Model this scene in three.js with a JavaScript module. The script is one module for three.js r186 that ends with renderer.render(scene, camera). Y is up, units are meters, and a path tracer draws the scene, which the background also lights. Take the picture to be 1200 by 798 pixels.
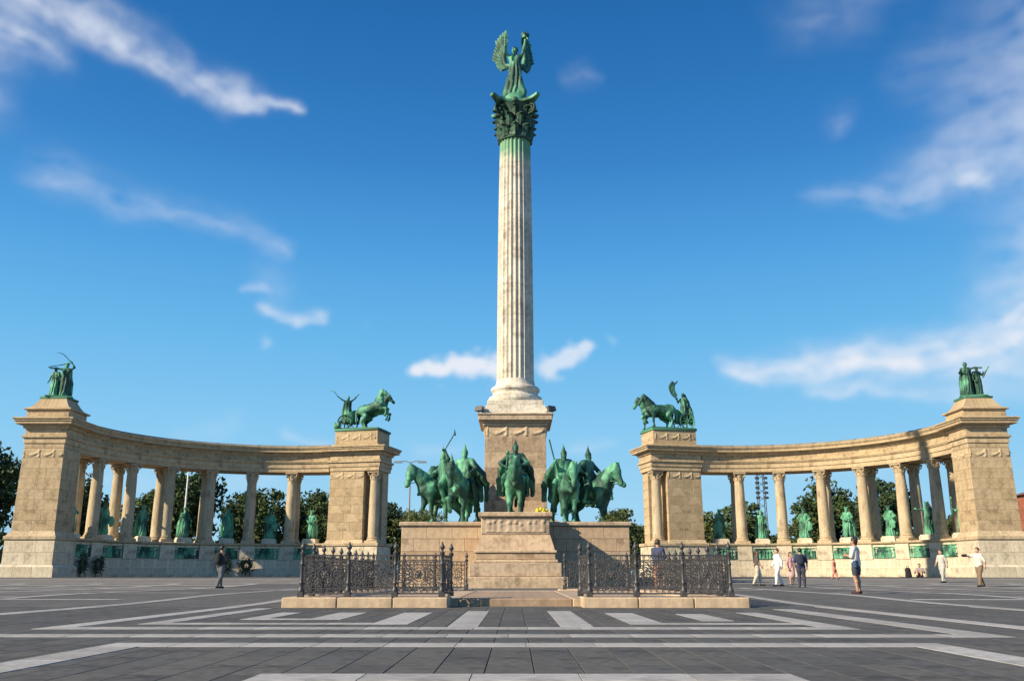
import * as THREE from 'three';
import { mergeGeometries, mergeVertices, toCreasedNormals } from 'three/addons/utils/BufferGeometryUtils.js';
import { ConvexGeometry } from 'three/addons/geometries/ConvexGeometry.js';

// ---------------------------------------------------------------- camera, sky, sun, exposure
const scene = new THREE.Scene();
const RAD = Math.PI / 180;
const camera = new THREE.PerspectiveCamera(41.6, 1024 / 680, 0.1, 4000);
camera.position.set(0, 0.65, 0);
camera.rotation.order = 'YXZ';
camera.rotation.set(14.63 * RAD, 0.218 * RAD, 0);

const renderer = new THREE.WebGLRenderer({ antialias: true });
renderer.setSize(1024, 680);
renderer.toneMapping = THREE.LinearToneMapping;
renderer.toneMappingExposure = 1.4;
renderer.shadowMap.enabled = true;

const SUN_AZ = 59.5 * RAD, SUN_EL = 29.5 * RAD;                 // behind the camera's left shoulder
const sunDir = new THREE.Vector3(-Math.sin(SUN_AZ) * Math.cos(SUN_EL), Math.sin(SUN_EL), Math.cos(SUN_AZ) * Math.cos(SUN_EL));
const sun = new THREE.DirectionalLight(new THREE.Color(1.0, 0.85, 0.62), 5);
sun.position.copy(sunDir).multiplyScalar(150).add(new THREE.Vector3(0, 0, -60));
sun.target.position.set(0, 0, -60);
sun.castShadow = true;
sun.shadow.mapSize.set(4096, 4096);
Object.assign(sun.shadow.camera, { left: -90, right: 90, top: 80, bottom: -80, near: 1, far: 400 });
sun.shadow.radius = 1.2;
scene.add(sun, sun.target);

function rng(seed) { let a = seed >>> 0; return () => { a = (a + 0x6D2B79F5) | 0; let t = Math.imul(a ^ (a >>> 15), 1 | a); t = (t + Math.imul(t ^ (t >>> 7), 61 | t)) ^ t; return ((t ^ (t >>> 14)) >>> 0) / 4294967296; }; }
function h3(x, y, z) { let n = Math.imul(x, 374761393) + Math.imul(y, 668265263) + Math.imul(z, 1274126177) | 0; n = Math.imul(n ^ (n >>> 13), 1274126177); return ((n ^ (n >>> 16)) >>> 0) / 4294967296; }
function vnoise(x, y, z = 0) {
  const xi = Math.floor(x), yi = Math.floor(y), zi = Math.floor(z); let u = x - xi, v = y - yi, w = z - zi;
  u = u * u * (3 - 2 * u); v = v * v * (3 - 2 * v); w = w * w * (3 - 2 * w);
  const L = (a, b, t) => a + (b - a) * t;
  return L(L(L(h3(xi, yi, zi), h3(xi + 1, yi, zi), u), L(h3(xi, yi + 1, zi), h3(xi + 1, yi + 1, zi), u), v),
    L(L(h3(xi, yi, zi + 1), h3(xi + 1, yi, zi + 1), u), L(h3(xi, yi + 1, zi + 1), h3(xi + 1, yi + 1, zi + 1), u), v), w);
}
function fbm(x, y, z = 0, o = 4) { let s = 0, a = 0.5, t = 0; for (let i = 0; i < o; i++) { s += a * vnoise(x, y, z); t += a; a *= 0.5; x = x * 2.03 + 17.1; y = y * 2.03 + 5.7; z = z * 2.03 + 3.3; } return s / t; }
const clamp = (x, a = 0, b = 1) => Math.min(b, Math.max(a, x));
const ss = (a, b, x) => { const t = clamp((x - a) / (b - a)); return t * t * (3 - 2 * t); };
const mix = (a, b, t) => a + (b - a) * t;

function makeSky() {
  const W = 2048, H = 1024, d = new Float32Array(W * H * 4);
  // clear air: elevation in degrees -> linear colour
  const G = [[-90, .16, .15, .14], [-4, .2, .2, .2], [0, .40, .67, .84], [4, .34, .64, .86], [9, .235, .56, .85], [14.5, .14, .455, .80], [20, .08, .335, .71], [25.4, .043, .225, .57], [30.5, .026, .17, .47], [36, .018, .135, .40], [60, .013, .10, .32], [90, .012, .09, .29]];
  // clouds as strokes: points (azimuth, elevation), half width in degrees, density, how ragged
  const S = [
    [[[-34.5, 32.1], [-32.2, 31.4], [-28.7, 30.83], [-25.3, 29.97], [-22.5, 28.82], [-19.5, 28.33], [-14.45, 28.47]], [1.0, 1.1, 1.0, .95, .75, .8, .25], .80, 0],
    [[[-40, 30.5], [-33.2, 29.4], [-31.3, 28.9], [-28.5, 28.3]], [2.4, 1.6, 1.3, .8], .62, 0],
    [[[-32, 22], [-25.5, 21.44], [-21.4, 21.0], [-17.7, 20.44], [-14.7, 19.67]], [1.2, .9, .8, .75, .45], .30, 0],
    [[[-18, 17.3], [-15.9, 17.47]], [.35, .3], .42, 0], [[[-16.8, 16.2], [-14.4, 15.2], [-12.2, 15.43]], [.35, .42, .35], .72, 0],
    [[[-17.5, 19.7], [-16, 17.5], [-15.2, 15.6]], [1.2, 1.1, .9], .14, 0],
    [[[-16.6, 13.57], [-15.5, 13.96]], [.32, .42], .6, 0], [[[-10.3, 15.15], [-9.8, 15.12]], [.5, .5], .25, 0],
    [[[-6.2, 12.55], [-4.3, 12.95], [-1.4, 12.85], [.2, 12.7]], [.6, .85, .8, .5], 1.0, 1], [[[2.1, 12.9], [4.5, 14.2]], [.8, .5], .72, 1], [[[5.5, 14.2], [6.6, 14.6]], [.4, .3], .3, 0],
    [[[20.3, 26.4], [23.2, 26.8]], [.9, .7], .30, 0], [[[27.3, 21.75], [30.1, 21.45]], [.55, .5], .72, 0],
    [[[22, 21.4], [27.1, 22.1], [32.1, 22.3], [40, 23]], [.6, 1.6, 2.8, 3], .42, 0], [[[40, 29], [32.9, 26.8], [26, 25.0]], [4, 3.4, 2.2], .32, 0], [[[42, 19], [31.5, 17.9], [27.5, 16.8]], [4, 3, 1.4], .46, 0],
    [[[12.5, 12.4], [16.5, 12.3], [20, 12.1], [24, 11.85], [27.3, 12.2], [31, 13.3], [40, 16]], [.5, .75, .95, 1.2, 1.4, 2.2, 3], 1.0, 0], [[[17.5, 11.2], [25.7, 9.95], [34, 9.6]], [.4, .55, .8], .45, 0], [[[31.2, 15.4], [29.5, 12.7]], [2.2, 1.6], .5, 0], [[[26, 10.9], [34, 11.2]], [.7, 1], .5, 0],
    [[[44, 33], [34, 30], [24, 28.6]], [3.5, 3, 1.6], .22, 0], [[[22, 33.5], [30, 34.5], [40, 36]], [1.5, 2, 3], .2, 0], [[[38, 24.5], [31, 24], [25.5, 23.6]], [3, 2.2, 1], .3, 0], [[[19, 22.3], [24, 21.6]], [.5, .8], .25, 0],
    [[[-22, 8.0], [-16.3, 8.9]], [.5, .5], .15, 0], [[[-14.7, 8.05], [-11, 8.0]], [.28, .25], .34, 0], [[[-7.3, 8], [-2.4, 7.8]], [.4, .4], .2, 0], [[[2.5, 7.8], [7.4, 7.9]], [.45, .4], .24, 0],
    [[[16.6, 32.4], [26, 31.9]], [1.6, 1.8], .16, 0], [[[2.2, 30.5], [6.4, 30.8]], [.6, .5], .14, 0], [[[-30, 5.0], [-14, 5.4]], [.8, .6], .18, 0], [[[8, 6], [26, 6.6]], [.7, .9], .22, 0]];
  const r = rng(77);                                         // the same kind of thin wisps round the rest of the sky
  for (let k = 0; k < 46; k++) { const az = 44 + r() * 272, el = 7 + r() * 46, n = 3 + (r() * 3 | 0), p = [], w = []; let a = az > 180 ? az - 360 : az, e = el; const da = 3 + r() * 4, de = (r() - .5) * 2.2; for (let i = 0; i < n; i++) { p.push([a, e]); w.push(.4 + r() * 1.8); a += da; e += de + (r() - .5); } S.push([p, w, .2 + r() * .6, 0]); }
  const den = new Float32Array(W * H);
  for (const [p, w, a, puffy] of S) {
    const m = Math.max(...w) * 3.2; const az0 = Math.min(...p.map(q => q[0])) - m * 1.6, az1 = Math.max(...p.map(q => q[0])) + m * 1.6, e0 = Math.min(...p.map(q => q[1])) - m, e1 = Math.max(...p.map(q => q[1])) + m;
    for (let j = Math.floor((90 + e0) / 180 * H); j <= (90 + e1) / 180 * H; j++) for (let i = Math.floor(az0 / 360 * W); i <= az1 / 360 * W; i++) {
      const az = (i + .5) / W * 360, el = (j + .5) / H * 180 - 90, ce = Math.cos(el * RAD);
      const f1 = fbm(az * .32 + 40, el * .5, 3, 5) - .5, f2 = fbm(az * .32 + 90, el * .5 + 30, 9, 5) - .5;
      const wx = az + f1 * (puffy ? 1.2 : 2.8), wy = el + f2 * (puffy ? .9 : 1.9);
      let best = 1e9, bw = 1, along = 0, across = 0, len = 0;
      for (let k = 0; k + 1 < p.length; k++) { const ax = p[k][0], ay = p[k][1], dx = (p[k + 1][0] - ax) * ce, dy = p[k + 1][1] - ay, L = Math.hypot(dx, dy); const px = (wx - ax) * ce, py = wy - ay; const t = clamp((px * dx + py * dy) / (L * L)); const dd = Math.hypot(px - dx * t, py - dy * t); const ww = mix(w[k], w[k + 1], t); if (dd / ww < best) { best = dd / ww; bw = ww; along = len + t * L; across = (dx * py - dy * px) / L; } len += L; }
      if (best > 3) continue;
      let v;
      if (puffy) { const b = fbm(az * 1.7, el * 1.9, 5, 5); v = ss(1.5, .3, best + (b - .5) * 1.9); }
      else {                                                 // fibres drawn out along the wisp, frayed on its upper side
        const fib = fbm(along * .42 + across * .5 + 11, across * 2.3 / Math.sqrt(bw), 1 + p[0][0], 5), tuft = fbm(az * .9, el * 1.3, 8, 5), fray = across > 0 ? .75 : 1.9;
        v = Math.exp(-best * best * fray) * clamp((fib * .66 + tuft * .5 - .22) * 1.8);
        const end = Math.min(along, len - along) / (bw * 2.2); v *= ss(-.05, 1, end);
      }
      const ii = ((i + W / 4) % W + W) % W, jj = clamp(j, 0, H - 1);
      const q = jj * W + ii; den[q] = 1 - (1 - den[q]) * (1 - clamp(v * a, 0, .97));
    }
  }
  for (let j = 0; j < H; j++) {
    const el = (j + .5) / H * 180 - 90; let k = 0; while (k < G.length - 2 && G[k + 1][0] < el) k++; const t = clamp((el - G[k][0]) / (G[k + 1][0] - G[k][0]));
    for (let i = 0; i < W; i++) { const q = j * W + i, o = q * 4, c = el > 0 ? den[q] : 0;
      const E = .745; d[o] = E * mix(mix(G[k][1], G[k + 1][1], t), .78, c); d[o + 1] = E * mix(mix(G[k][2], G[k + 1][2], t), .82, c); d[o + 2] = E * mix(mix(G[k][3], G[k + 1][3], t), .90, c); d[o + 3] = 1; }
  }
  return d;
}
const skyTex = new THREE.DataTexture(makeSky(), 2048, 1024, THREE.RGBAFormat, THREE.FloatType);
skyTex.mapping = THREE.EquirectangularReflectionMapping; skyTex.magFilter = THREE.LinearFilter; skyTex.minFilter = THREE.LinearFilter;
skyTex.wrapS = THREE.RepeatWrapping; skyTex.colorSpace = THREE.LinearSRGBColorSpace; skyTex.needsUpdate = true;
scene.background = skyTex; scene.environment = skyTex;

// ---------------------------------------------------------------- helpers: names, geometry, materials
const taken = {};
function numbered(n) { const k = taken[n] = (taken[n] ?? -1) + 1; return k ? n + '_' + String(k).padStart(3, '0') : n; }
function shadows(o) { o.traverse(c => { if (c.isMesh) { c.castShadow = true; c.receiveShadow = true; } }); return o; }
function mesh(name, geo, mat, parent, x = 0, y = 0, z = 0, ry = 0) { const m = new THREE.Mesh(geo, mat); m.name = name; m.position.set(x, y, z); m.rotation.y = ry; m.castShadow = m.receiveShadow = true; if (parent) parent.add(m); return m; }
function group(name, parent, x = 0, y = 0, z = 0, ry = 0) { const g = new THREE.Group(); g.name = name; g.position.set(x, y, z); g.rotation.y = ry; if (parent) parent.add(g); return g; }
function tag(o, label, category, grp, kind) { o.userData.label = label; o.userData.category = category; if (grp) o.userData.group = grp; if (kind) o.userData.kind = kind; return o; }
function thing(name, label, category, [x, y, z], ry = 0, grp) { return tag(group(numbered(name), scene, x, y, z, ry), label, category, grp); }
function copyOf(o, name, [x, y, z], ry, label, grp) { const c = o.clone(); c.name = numbered(name); c.userData = { label, category: o.userData.category }; if (grp) c.userData.group = grp; c.position.set(x, y, z); c.rotation.y = ry; scene.add(c); return c; }
const V = (x, y, z) => new THREE.Vector3(x, y, z);
const GY = D => .08 * ss(20, 28, D) + .37 * ss(38, 64, D);   // height of the square at distance D

function triUV(g, scale = .25, ou = 0, ov = 0) {             // uv in metres (times scale) from the way each face points
  g = g.index ? g.toNonIndexed() : g; const p = g.attributes.position, uv = new Float32Array(p.count * 2);
  const a = V(), b = V(), c = V(), n = V();
  for (let i = 0; i < p.count; i += 3) {
    a.fromBufferAttribute(p, i); b.fromBufferAttribute(p, i + 1); c.fromBufferAttribute(p, i + 2);
    n.copy(b).sub(a).cross(c.clone().sub(a)); const x = Math.abs(n.x), y = Math.abs(n.y), z = Math.abs(n.z);
    [a, b, c].forEach((q, k) => { const u = y > x && y > z ? q.x : x > z ? q.z : q.x, v = y > x && y > z ? q.z : q.y; uv[(i + k) * 2] = u * scale + ou; uv[(i + k) * 2 + 1] = v * scale + ov; });
  }
  g.setAttribute('uv', new THREE.BufferAttribute(uv, 2)); return g;
}
function crease(g, ang = .6) { g.deleteAttribute('normal'); return toCreasedNormals(g, ang); }
const boxCache = {};
function cbox(w, h, d, c = .02) {                            // box with chamfered edges, its base at y = 0
  const key = [w, h, d, c].map(v => v.toFixed(3)).join(); if (boxCache[key]) return boxCache[key];
  const pts = []; for (const sx of [-1, 1]) for (const sy of [-1, 1]) for (const sz of [-1, 1]) { const x = w / 2, y = h / 2, z = d / 2; pts.push(V(sx * x, sy * (y - c), sz * (z - c)), V(sx * (x - c), sy * y, sz * (z - c)), V(sx * (x - c), sy * (y - c), sz * z)); }
  const g = new ConvexGeometry(pts); g.translate(0, h / 2, 0); const r = triUV(g, .25, (w * 7.13) % 1, (h * 3.7 + d) % 1); r.computeVertexNormals(); return boxCache[key] = r;
}
function frustum(w0, d0, w1, d1, h, zoff = 0) { const p = []; for (const sx of [-1, 1]) for (const sz of [-1, 1]) p.push(V(sx * w0 / 2, 0, sz * d0 / 2), V(sx * w1 / 2, h, sz * d1 / 2 + zoff)); return triUV(new ConvexGeometry(p)); }
function lathe(pts, n = 32) { const g = new THREE.LatheGeometry(pts.map(p => new THREE.Vector2(p[0], p[1])), n); const u = g.attributes.uv; let R = 0; pts.forEach(p => R = Math.max(R, p[0])); let h = pts[pts.length - 1][1] - pts[0][1]; for (let i = 0; i < u.count; i++) u.setXY(i, u.getX(i) * Math.max(1, Math.round(R * 1.5)), u.getY(i) * Math.max(.1, Math.abs(h)) * .25); return crease(g, .7); }
function tube(pts, r, seg = 24, rad = 6, closed = false) { return new THREE.TubeGeometry(new THREE.CatmullRomCurve3(pts.map(p => p.isVector3 ? p : V(...p)), closed), seg, r, rad, closed); }
function plain(g) { const n = g.index ? g.toNonIndexed() : g.clone(); for (const k of Object.keys(n.attributes)) if (!['position', 'normal', 'uv'].includes(k)) n.deleteAttribute(k); if (!n.attributes.uv) n.setAttribute('uv', new THREE.BufferAttribute(new Float32Array(n.attributes.position.count * 2), 2)); if (!n.attributes.normal) n.computeVertexNormals(); return n; }
function merge(list) { return mergeGeometries(list.map(plain)); }
function thickSheet(fn, nx, ny, t) {                         // closed sheet of thickness t through fn(u, v) -> Vector3
  const P = [], N = []; for (let j = 0; j <= ny; j++) for (let i = 0; i <= nx; i++) P.push(fn(i / nx, j / ny));
  const e = 1e-3; for (let j = 0; j <= ny; j++) for (let i = 0; i <= nx; i++) { const u = i / nx, v = j / ny; const du = fn(u + e, v).sub(fn(u - e, v)), dv = fn(u, v + e).sub(fn(u, v - e)); const n = du.cross(dv); N.push(n.lengthSq() > 0 ? n.normalize() : V(0, 0, 1)); }
  const pos = [], idx = [], C = (nx + 1) * (ny + 1);
  for (const s of [.5, -.5]) P.forEach((p, k) => { const q = p.clone().addScaledVector(N[k], s * t); pos.push(q.x, q.y, q.z); });
  const id = (i, j) => j * (nx + 1) + i;
  for (let j = 0; j < ny; j++) for (let i = 0; i < nx; i++) { const a = id(i, j), b = id(i + 1, j), c = id(i + 1, j + 1), d = id(i, j + 1); idx.push(a, b, c, a, c, d, C + a, C + c, C + b, C + a, C + d, C + c); }
  const edge = (a, b) => idx.push(a, C + a, b, b, C + a, C + b);
  for (let i = 0; i < nx; i++) { edge(id(i, 0), id(i + 1, 0)); edge(id(i + 1, ny), id(i, ny)); } for (let j = 0; j < ny; j++) { edge(id(0, j + 1), id(0, j)); edge(id(nx, j), id(nx, j + 1)); }
  const g = new THREE.BufferGeometry(); g.setAttribute('position', new THREE.Float32BufferAttribute(pos, 3)); g.setIndex(idx); return crease(g, .7);
}

// ---- solid figures: tapered capsules joined by a smooth minimum, meshed with surface nets
// a capsule: [ax, ay, az, ra, bx, by, bz, rb, flattenX, flattenZ]
function field(prims, k, extra) {
  const A = prims.map(p => { const d = [p[4] - p[0], p[5] - p[1], p[6] - p[2]]; return [p[0], p[1], p[2], p[3], d[0], d[1], d[2], 1 / Math.max(1e-9, d[0] * d[0] + d[1] * d[1] + d[2] * d[2]), p[7] - p[3], p[8] || 1, p[9] || 1]; });
  return (x, y, z) => {
    let r = 1e3;
    for (let i = 0; i < A.length; i++) {
      const p = A[i], px = x - p[0], py = y - p[1], pz = z - p[2]; let t = (px * p[4] + py * p[5] + pz * p[6]) * p[7]; t = t < 0 ? 0 : t > 1 ? 1 : t;
      const qx = (px - p[4] * t) * p[9], qy = py - p[5] * t, qz = (pz - p[6] * t) * p[10]; let d = Math.sqrt(qx * qx + qy * qy + qz * qz) - p[3] - p[8] * t; const m = Math.max(p[9], p[10], 1); d /= m > 1 ? Math.sqrt(m) : 1;
      const h = k - Math.abs(r - d); r = Math.min(r, d); if (h > 0) r -= h * h / (4 * k);
    }
    return extra ? extra(x, y, z, r) : r;
  };
}
function bounds(prims, m) { const lo = [1e9, 1e9, 1e9], hi = [-1e9, -1e9, -1e9]; for (const p of prims) for (const o of [0, 4]) for (let c = 0; c < 3; c++) { lo[c] = Math.min(lo[c], p[o + c] - p[o + 3] - m); hi[c] = Math.max(hi[c], p[o + c] + p[o + 3] + m); } return [lo, hi]; }
function nets(fn, lo, hi, cell) {
  const n = lo.map((l, c) => Math.ceil((hi[c] - l) / cell) + 2), NX = n[0], NY = n[1], NZ = n[2], F = new Float32Array(NX * NY * NZ), B = 6;
  for (let bz = 0; bz < NZ; bz += B) for (let by = 0; by < NY; by += B) for (let bx = 0; bx < NX; bx += B) {
    const c = fn(lo[0] + (bx + B / 2) * cell, lo[1] + (by + B / 2) * cell, lo[2] + (bz + B / 2) * cell), skip = Math.abs(c) > cell * B * 1.6 + .02;
    for (let z = bz; z < Math.min(NZ, bz + B); z++) for (let y = by; y < Math.min(NY, by + B); y++) for (let x = bx; x < Math.min(NX, bx + B); x++) F[(z * NY + y) * NX + x] = skip ? c : fn(lo[0] + x * cell, lo[1] + y * cell, lo[2] + z * cell);
  }
  const id = new Int32Array(NX * NY * NZ).fill(-1), pos = [], idx = [], E = [[0, 1], [2, 3], [4, 5], [6, 7], [0, 2], [1, 3], [4, 6], [5, 7], [0, 4], [1, 5], [2, 6], [3, 7]];
  for (let z = 0; z < NZ - 1; z++) for (let y = 0; y < NY - 1; y++) for (let x = 0; x < NX - 1; x++) {
    const b = (z * NY + y) * NX + x, v = []; let m = 0; for (let k = 0; k < 8; k++) { const q = F[b + (k & 1) + ((k >> 1) & 1) * NX + (k >> 2) * NX * NY]; v.push(q); if (q < 0) m |= 1 << k; }
    if (m === 0 || m === 255) continue; let sx = 0, sy = 0, sz = 0, c = 0;
    for (const [a, d] of E) if ((v[a] < 0) !== (v[d] < 0)) { const t = v[a] / (v[a] - v[d]); sx += mix(a & 1, d & 1, t); sy += mix((a >> 1) & 1, (d >> 1) & 1, t); sz += mix(a >> 2, d >> 2, t); c++; }
    id[b] = pos.length / 3; pos.push(lo[0] + (x + sx / c) * cell, lo[1] + (y + sy / c) * cell, lo[2] + (z + sz / c) * cell);
  }
  const S = [1, NX, NX * NY];
  for (let z = 1; z < NZ - 1; z++) for (let y = 1; y < NY - 1; y++) for (let x = 1; x < NX - 1; x++) {
    const b = (z * NY + y) * NX + x; for (let a = 0; a < 3; a++) { const p = F[b] < 0, q = F[b + S[a]] < 0; if (p === q) continue; const u = S[(a + 1) % 3], w = S[(a + 2) % 3]; const i0 = id[b], i1 = id[b - u], i2 = id[b - u - w], i3 = id[b - w]; if (i0 < 0 || i1 < 0 || i2 < 0 || i3 < 0) continue; if (p) idx.push(i0, i1, i2, i0, i2, i3); else idx.push(i0, i2, i1, i0, i3, i2); }
  }
  const g = new THREE.BufferGeometry(); g.setAttribute('position', new THREE.Float32BufferAttribute(pos, 3)); g.setIndex(idx); g.computeVertexNormals(); return g;
}
function solid(prims, k, cell, extra) { const [lo, hi] = bounds(prims, cell * 3 + .05); return nets(field(prims, k, extra), lo, hi, cell); }
// patchy verdigris: pale green crust over darker bronze, by noise through the metal's own volume
function patina(g, scale, seed = 0, pale = 0) { const p = g.attributes.position, c = new Float32Array(p.count * 3); for (let i = 0; i < p.count; i++) { const x = p.getX(i) * scale + seed, y = p.getY(i) * scale * .55, z = p.getZ(i) * scale; const t = ss(.40 - pale, .68 - pale, fbm(x * 1.7, y * 1.7, z * 1.7, 4)), s = .55 + .9 * fbm(x * 6, y * 5, z * 6, 3); c[i * 3] = mix(.018, .115, t) * s; c[i * 3 + 1] = mix(.070, .36, t) * s; c[i * 3 + 2] = mix(.048, .215, t) * s; } g.setAttribute('color', new THREE.BufferAttribute(c, 3)); return g; }

function tex(w, h, fn, srgb = true) { const d = new Uint8Array(w * h * 4); for (let j = 0; j < h; j++) for (let i = 0; i < w; i++) { const c = fn(i / w, j / h), o = (j * w + i) * 4; d[o] = clamp(c[0]) * 255; d[o + 1] = clamp(c[1]) * 255; d[o + 2] = clamp(c[2]) * 255; d[o + 3] = 255; } const t = new THREE.DataTexture(d, w, h); t.wrapS = t.wrapT = THREE.RepeatWrapping; t.magFilter = THREE.LinearFilter; t.minFilter = THREE.LinearMipmapLinearFilter; t.generateMipmaps = true; t.colorSpace = srgb ? THREE.SRGBColorSpace : THREE.NoColorSpace; t.needsUpdate = true; return t; }
function tile(u, v, s, seed, o) { const a = u * s, b = v * s, wu = ss(.0, 1, u), wv = ss(0, 1, v); const f = (x, y) => fbm(x, y, seed, o); return mix(mix(f(a, b), f(a - s, b), wu), mix(f(a, b - s), f(a - s, b - s), wu), wv); }
const stoneTex = tex(512, 512, (u, v) => { const a = tile(u, v, 5, 1, 5), b = tile(u, v, 40, 2, 3), st = tile(u * 1, v, 9, 3, 3), streak = fbm(u * 60, v * 3, 4, 3); let t = .93 + (a - .5) * .30 + (b - .5) * .30 + (streak - .5) * .14; const dirt = ss(.56, .74, st) * .13; t -= dirt; return [t, t * (.985 - dirt * .08), t * (.955 - dirt * .16)]; });
const stoneBump = tex(256, 256, (u, v) => { const t = tile(u, v, 30, 6, 4) * .7 + tile(u, v, 90, 7, 2) * .3; return [t, t, t]; }, false);
const paveTex = tex(512, 512, (u, v) => { const a = tile(u, v, 6, 11, 5), b = tile(u, v, 70, 12, 2), c = tile(u, v, 16, 13, 3); let t = .90 + (a - .5) * .34 + (b - .5) * .26; t -= ss(.60, .75, c) * .14; return [t, t, t]; });
function stone(r, g, b, rough = .85) { const m = new THREE.MeshStandardMaterial({ map: stoneTex, bumpMap: stoneBump, bumpScale: .012, roughness: rough }); m.color.setRGB(r * .9, g * .9, b * .9); return m; }
const M = {};
M.lime = [stone(.60, .465, .295), stone(.64, .50, .325), stone(.57, .44, .28), stone(.62, .49, .32)];     // warm limestone, block by block
M.wall = [stone(.80, .705, .55), stone(.84, .75, .60), stone(.76, .665, .52), stone(.81, .725, .575)];        // paler base course stone
M.plat = [stone(.60, .45, .315), stone(.67, .52, .37), stone(.51, .375, .265), stone(.60, .475, .355)];
M.trim = stone(.64, .515, .35); M.col = stone(.64, .53, .375); M.kerb = stone(.72, .55, .40);
M.white = [stone(.80, .75, .655), stone(.75, .70, .61), stone(.82, .77, .68), stone(.77, .73, .65)];
M.roof = stone(.30, .31, .30);
M.bronze = new THREE.MeshStandardMaterial({ vertexColors: true, roughness: .62, metalness: .12 });
M.bronzeDark = new THREE.MeshStandardMaterial({ color: new THREE.Color().setRGB(.045, .10, .07), roughness: .55, metalness: .25 });
M.verdigris = new THREE.MeshStandardMaterial({ color: new THREE.Color().setRGB(.15, .40, .27), roughness: .7 });
M.iron = new THREE.MeshStandardMaterial({ color: new THREE.Color().setRGB(.075, .072, .073), roughness: .5, metalness: .3 });
M.steel = new THREE.MeshStandardMaterial({ color: new THREE.Color().setRGB(.25, .26, .27), roughness: .5, metalness: .4 });
function pav(v, tint = [1, 1, 1]) { const m = new THREE.MeshPhysicalMaterial({ map: paveTex, bumpMap: stoneBump, bumpScale: .002, roughness: .8, specularIntensity: .35 }); m.color.setRGB(v * .9 * tint[0], v * .9 * tint[1], v * .9 * tint[2]); return m; }
M.slab = [pav(.150, [1, .96, .90]), pav(.164, [1, .96, .89]), pav(.138, [1, .97, .92]), pav(.155, [.98, .97, .93]), pav(.172, [1, .95, .87])];
M.band = [pav(.54, [1, .975, .94]), pav(.58, [1, .975, .94]), pav(.50, [1, .97, .93])];
M.far = pav(.18, [1, .96, .90]); M.apron = [pav(.36, [1, .95, .87]), pav(.30, [1, .96, .9])]; M.joint = pav(.10);
const pick = (a, k) => a[((k * 2654435761) >>> 8) % a.length];

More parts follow.
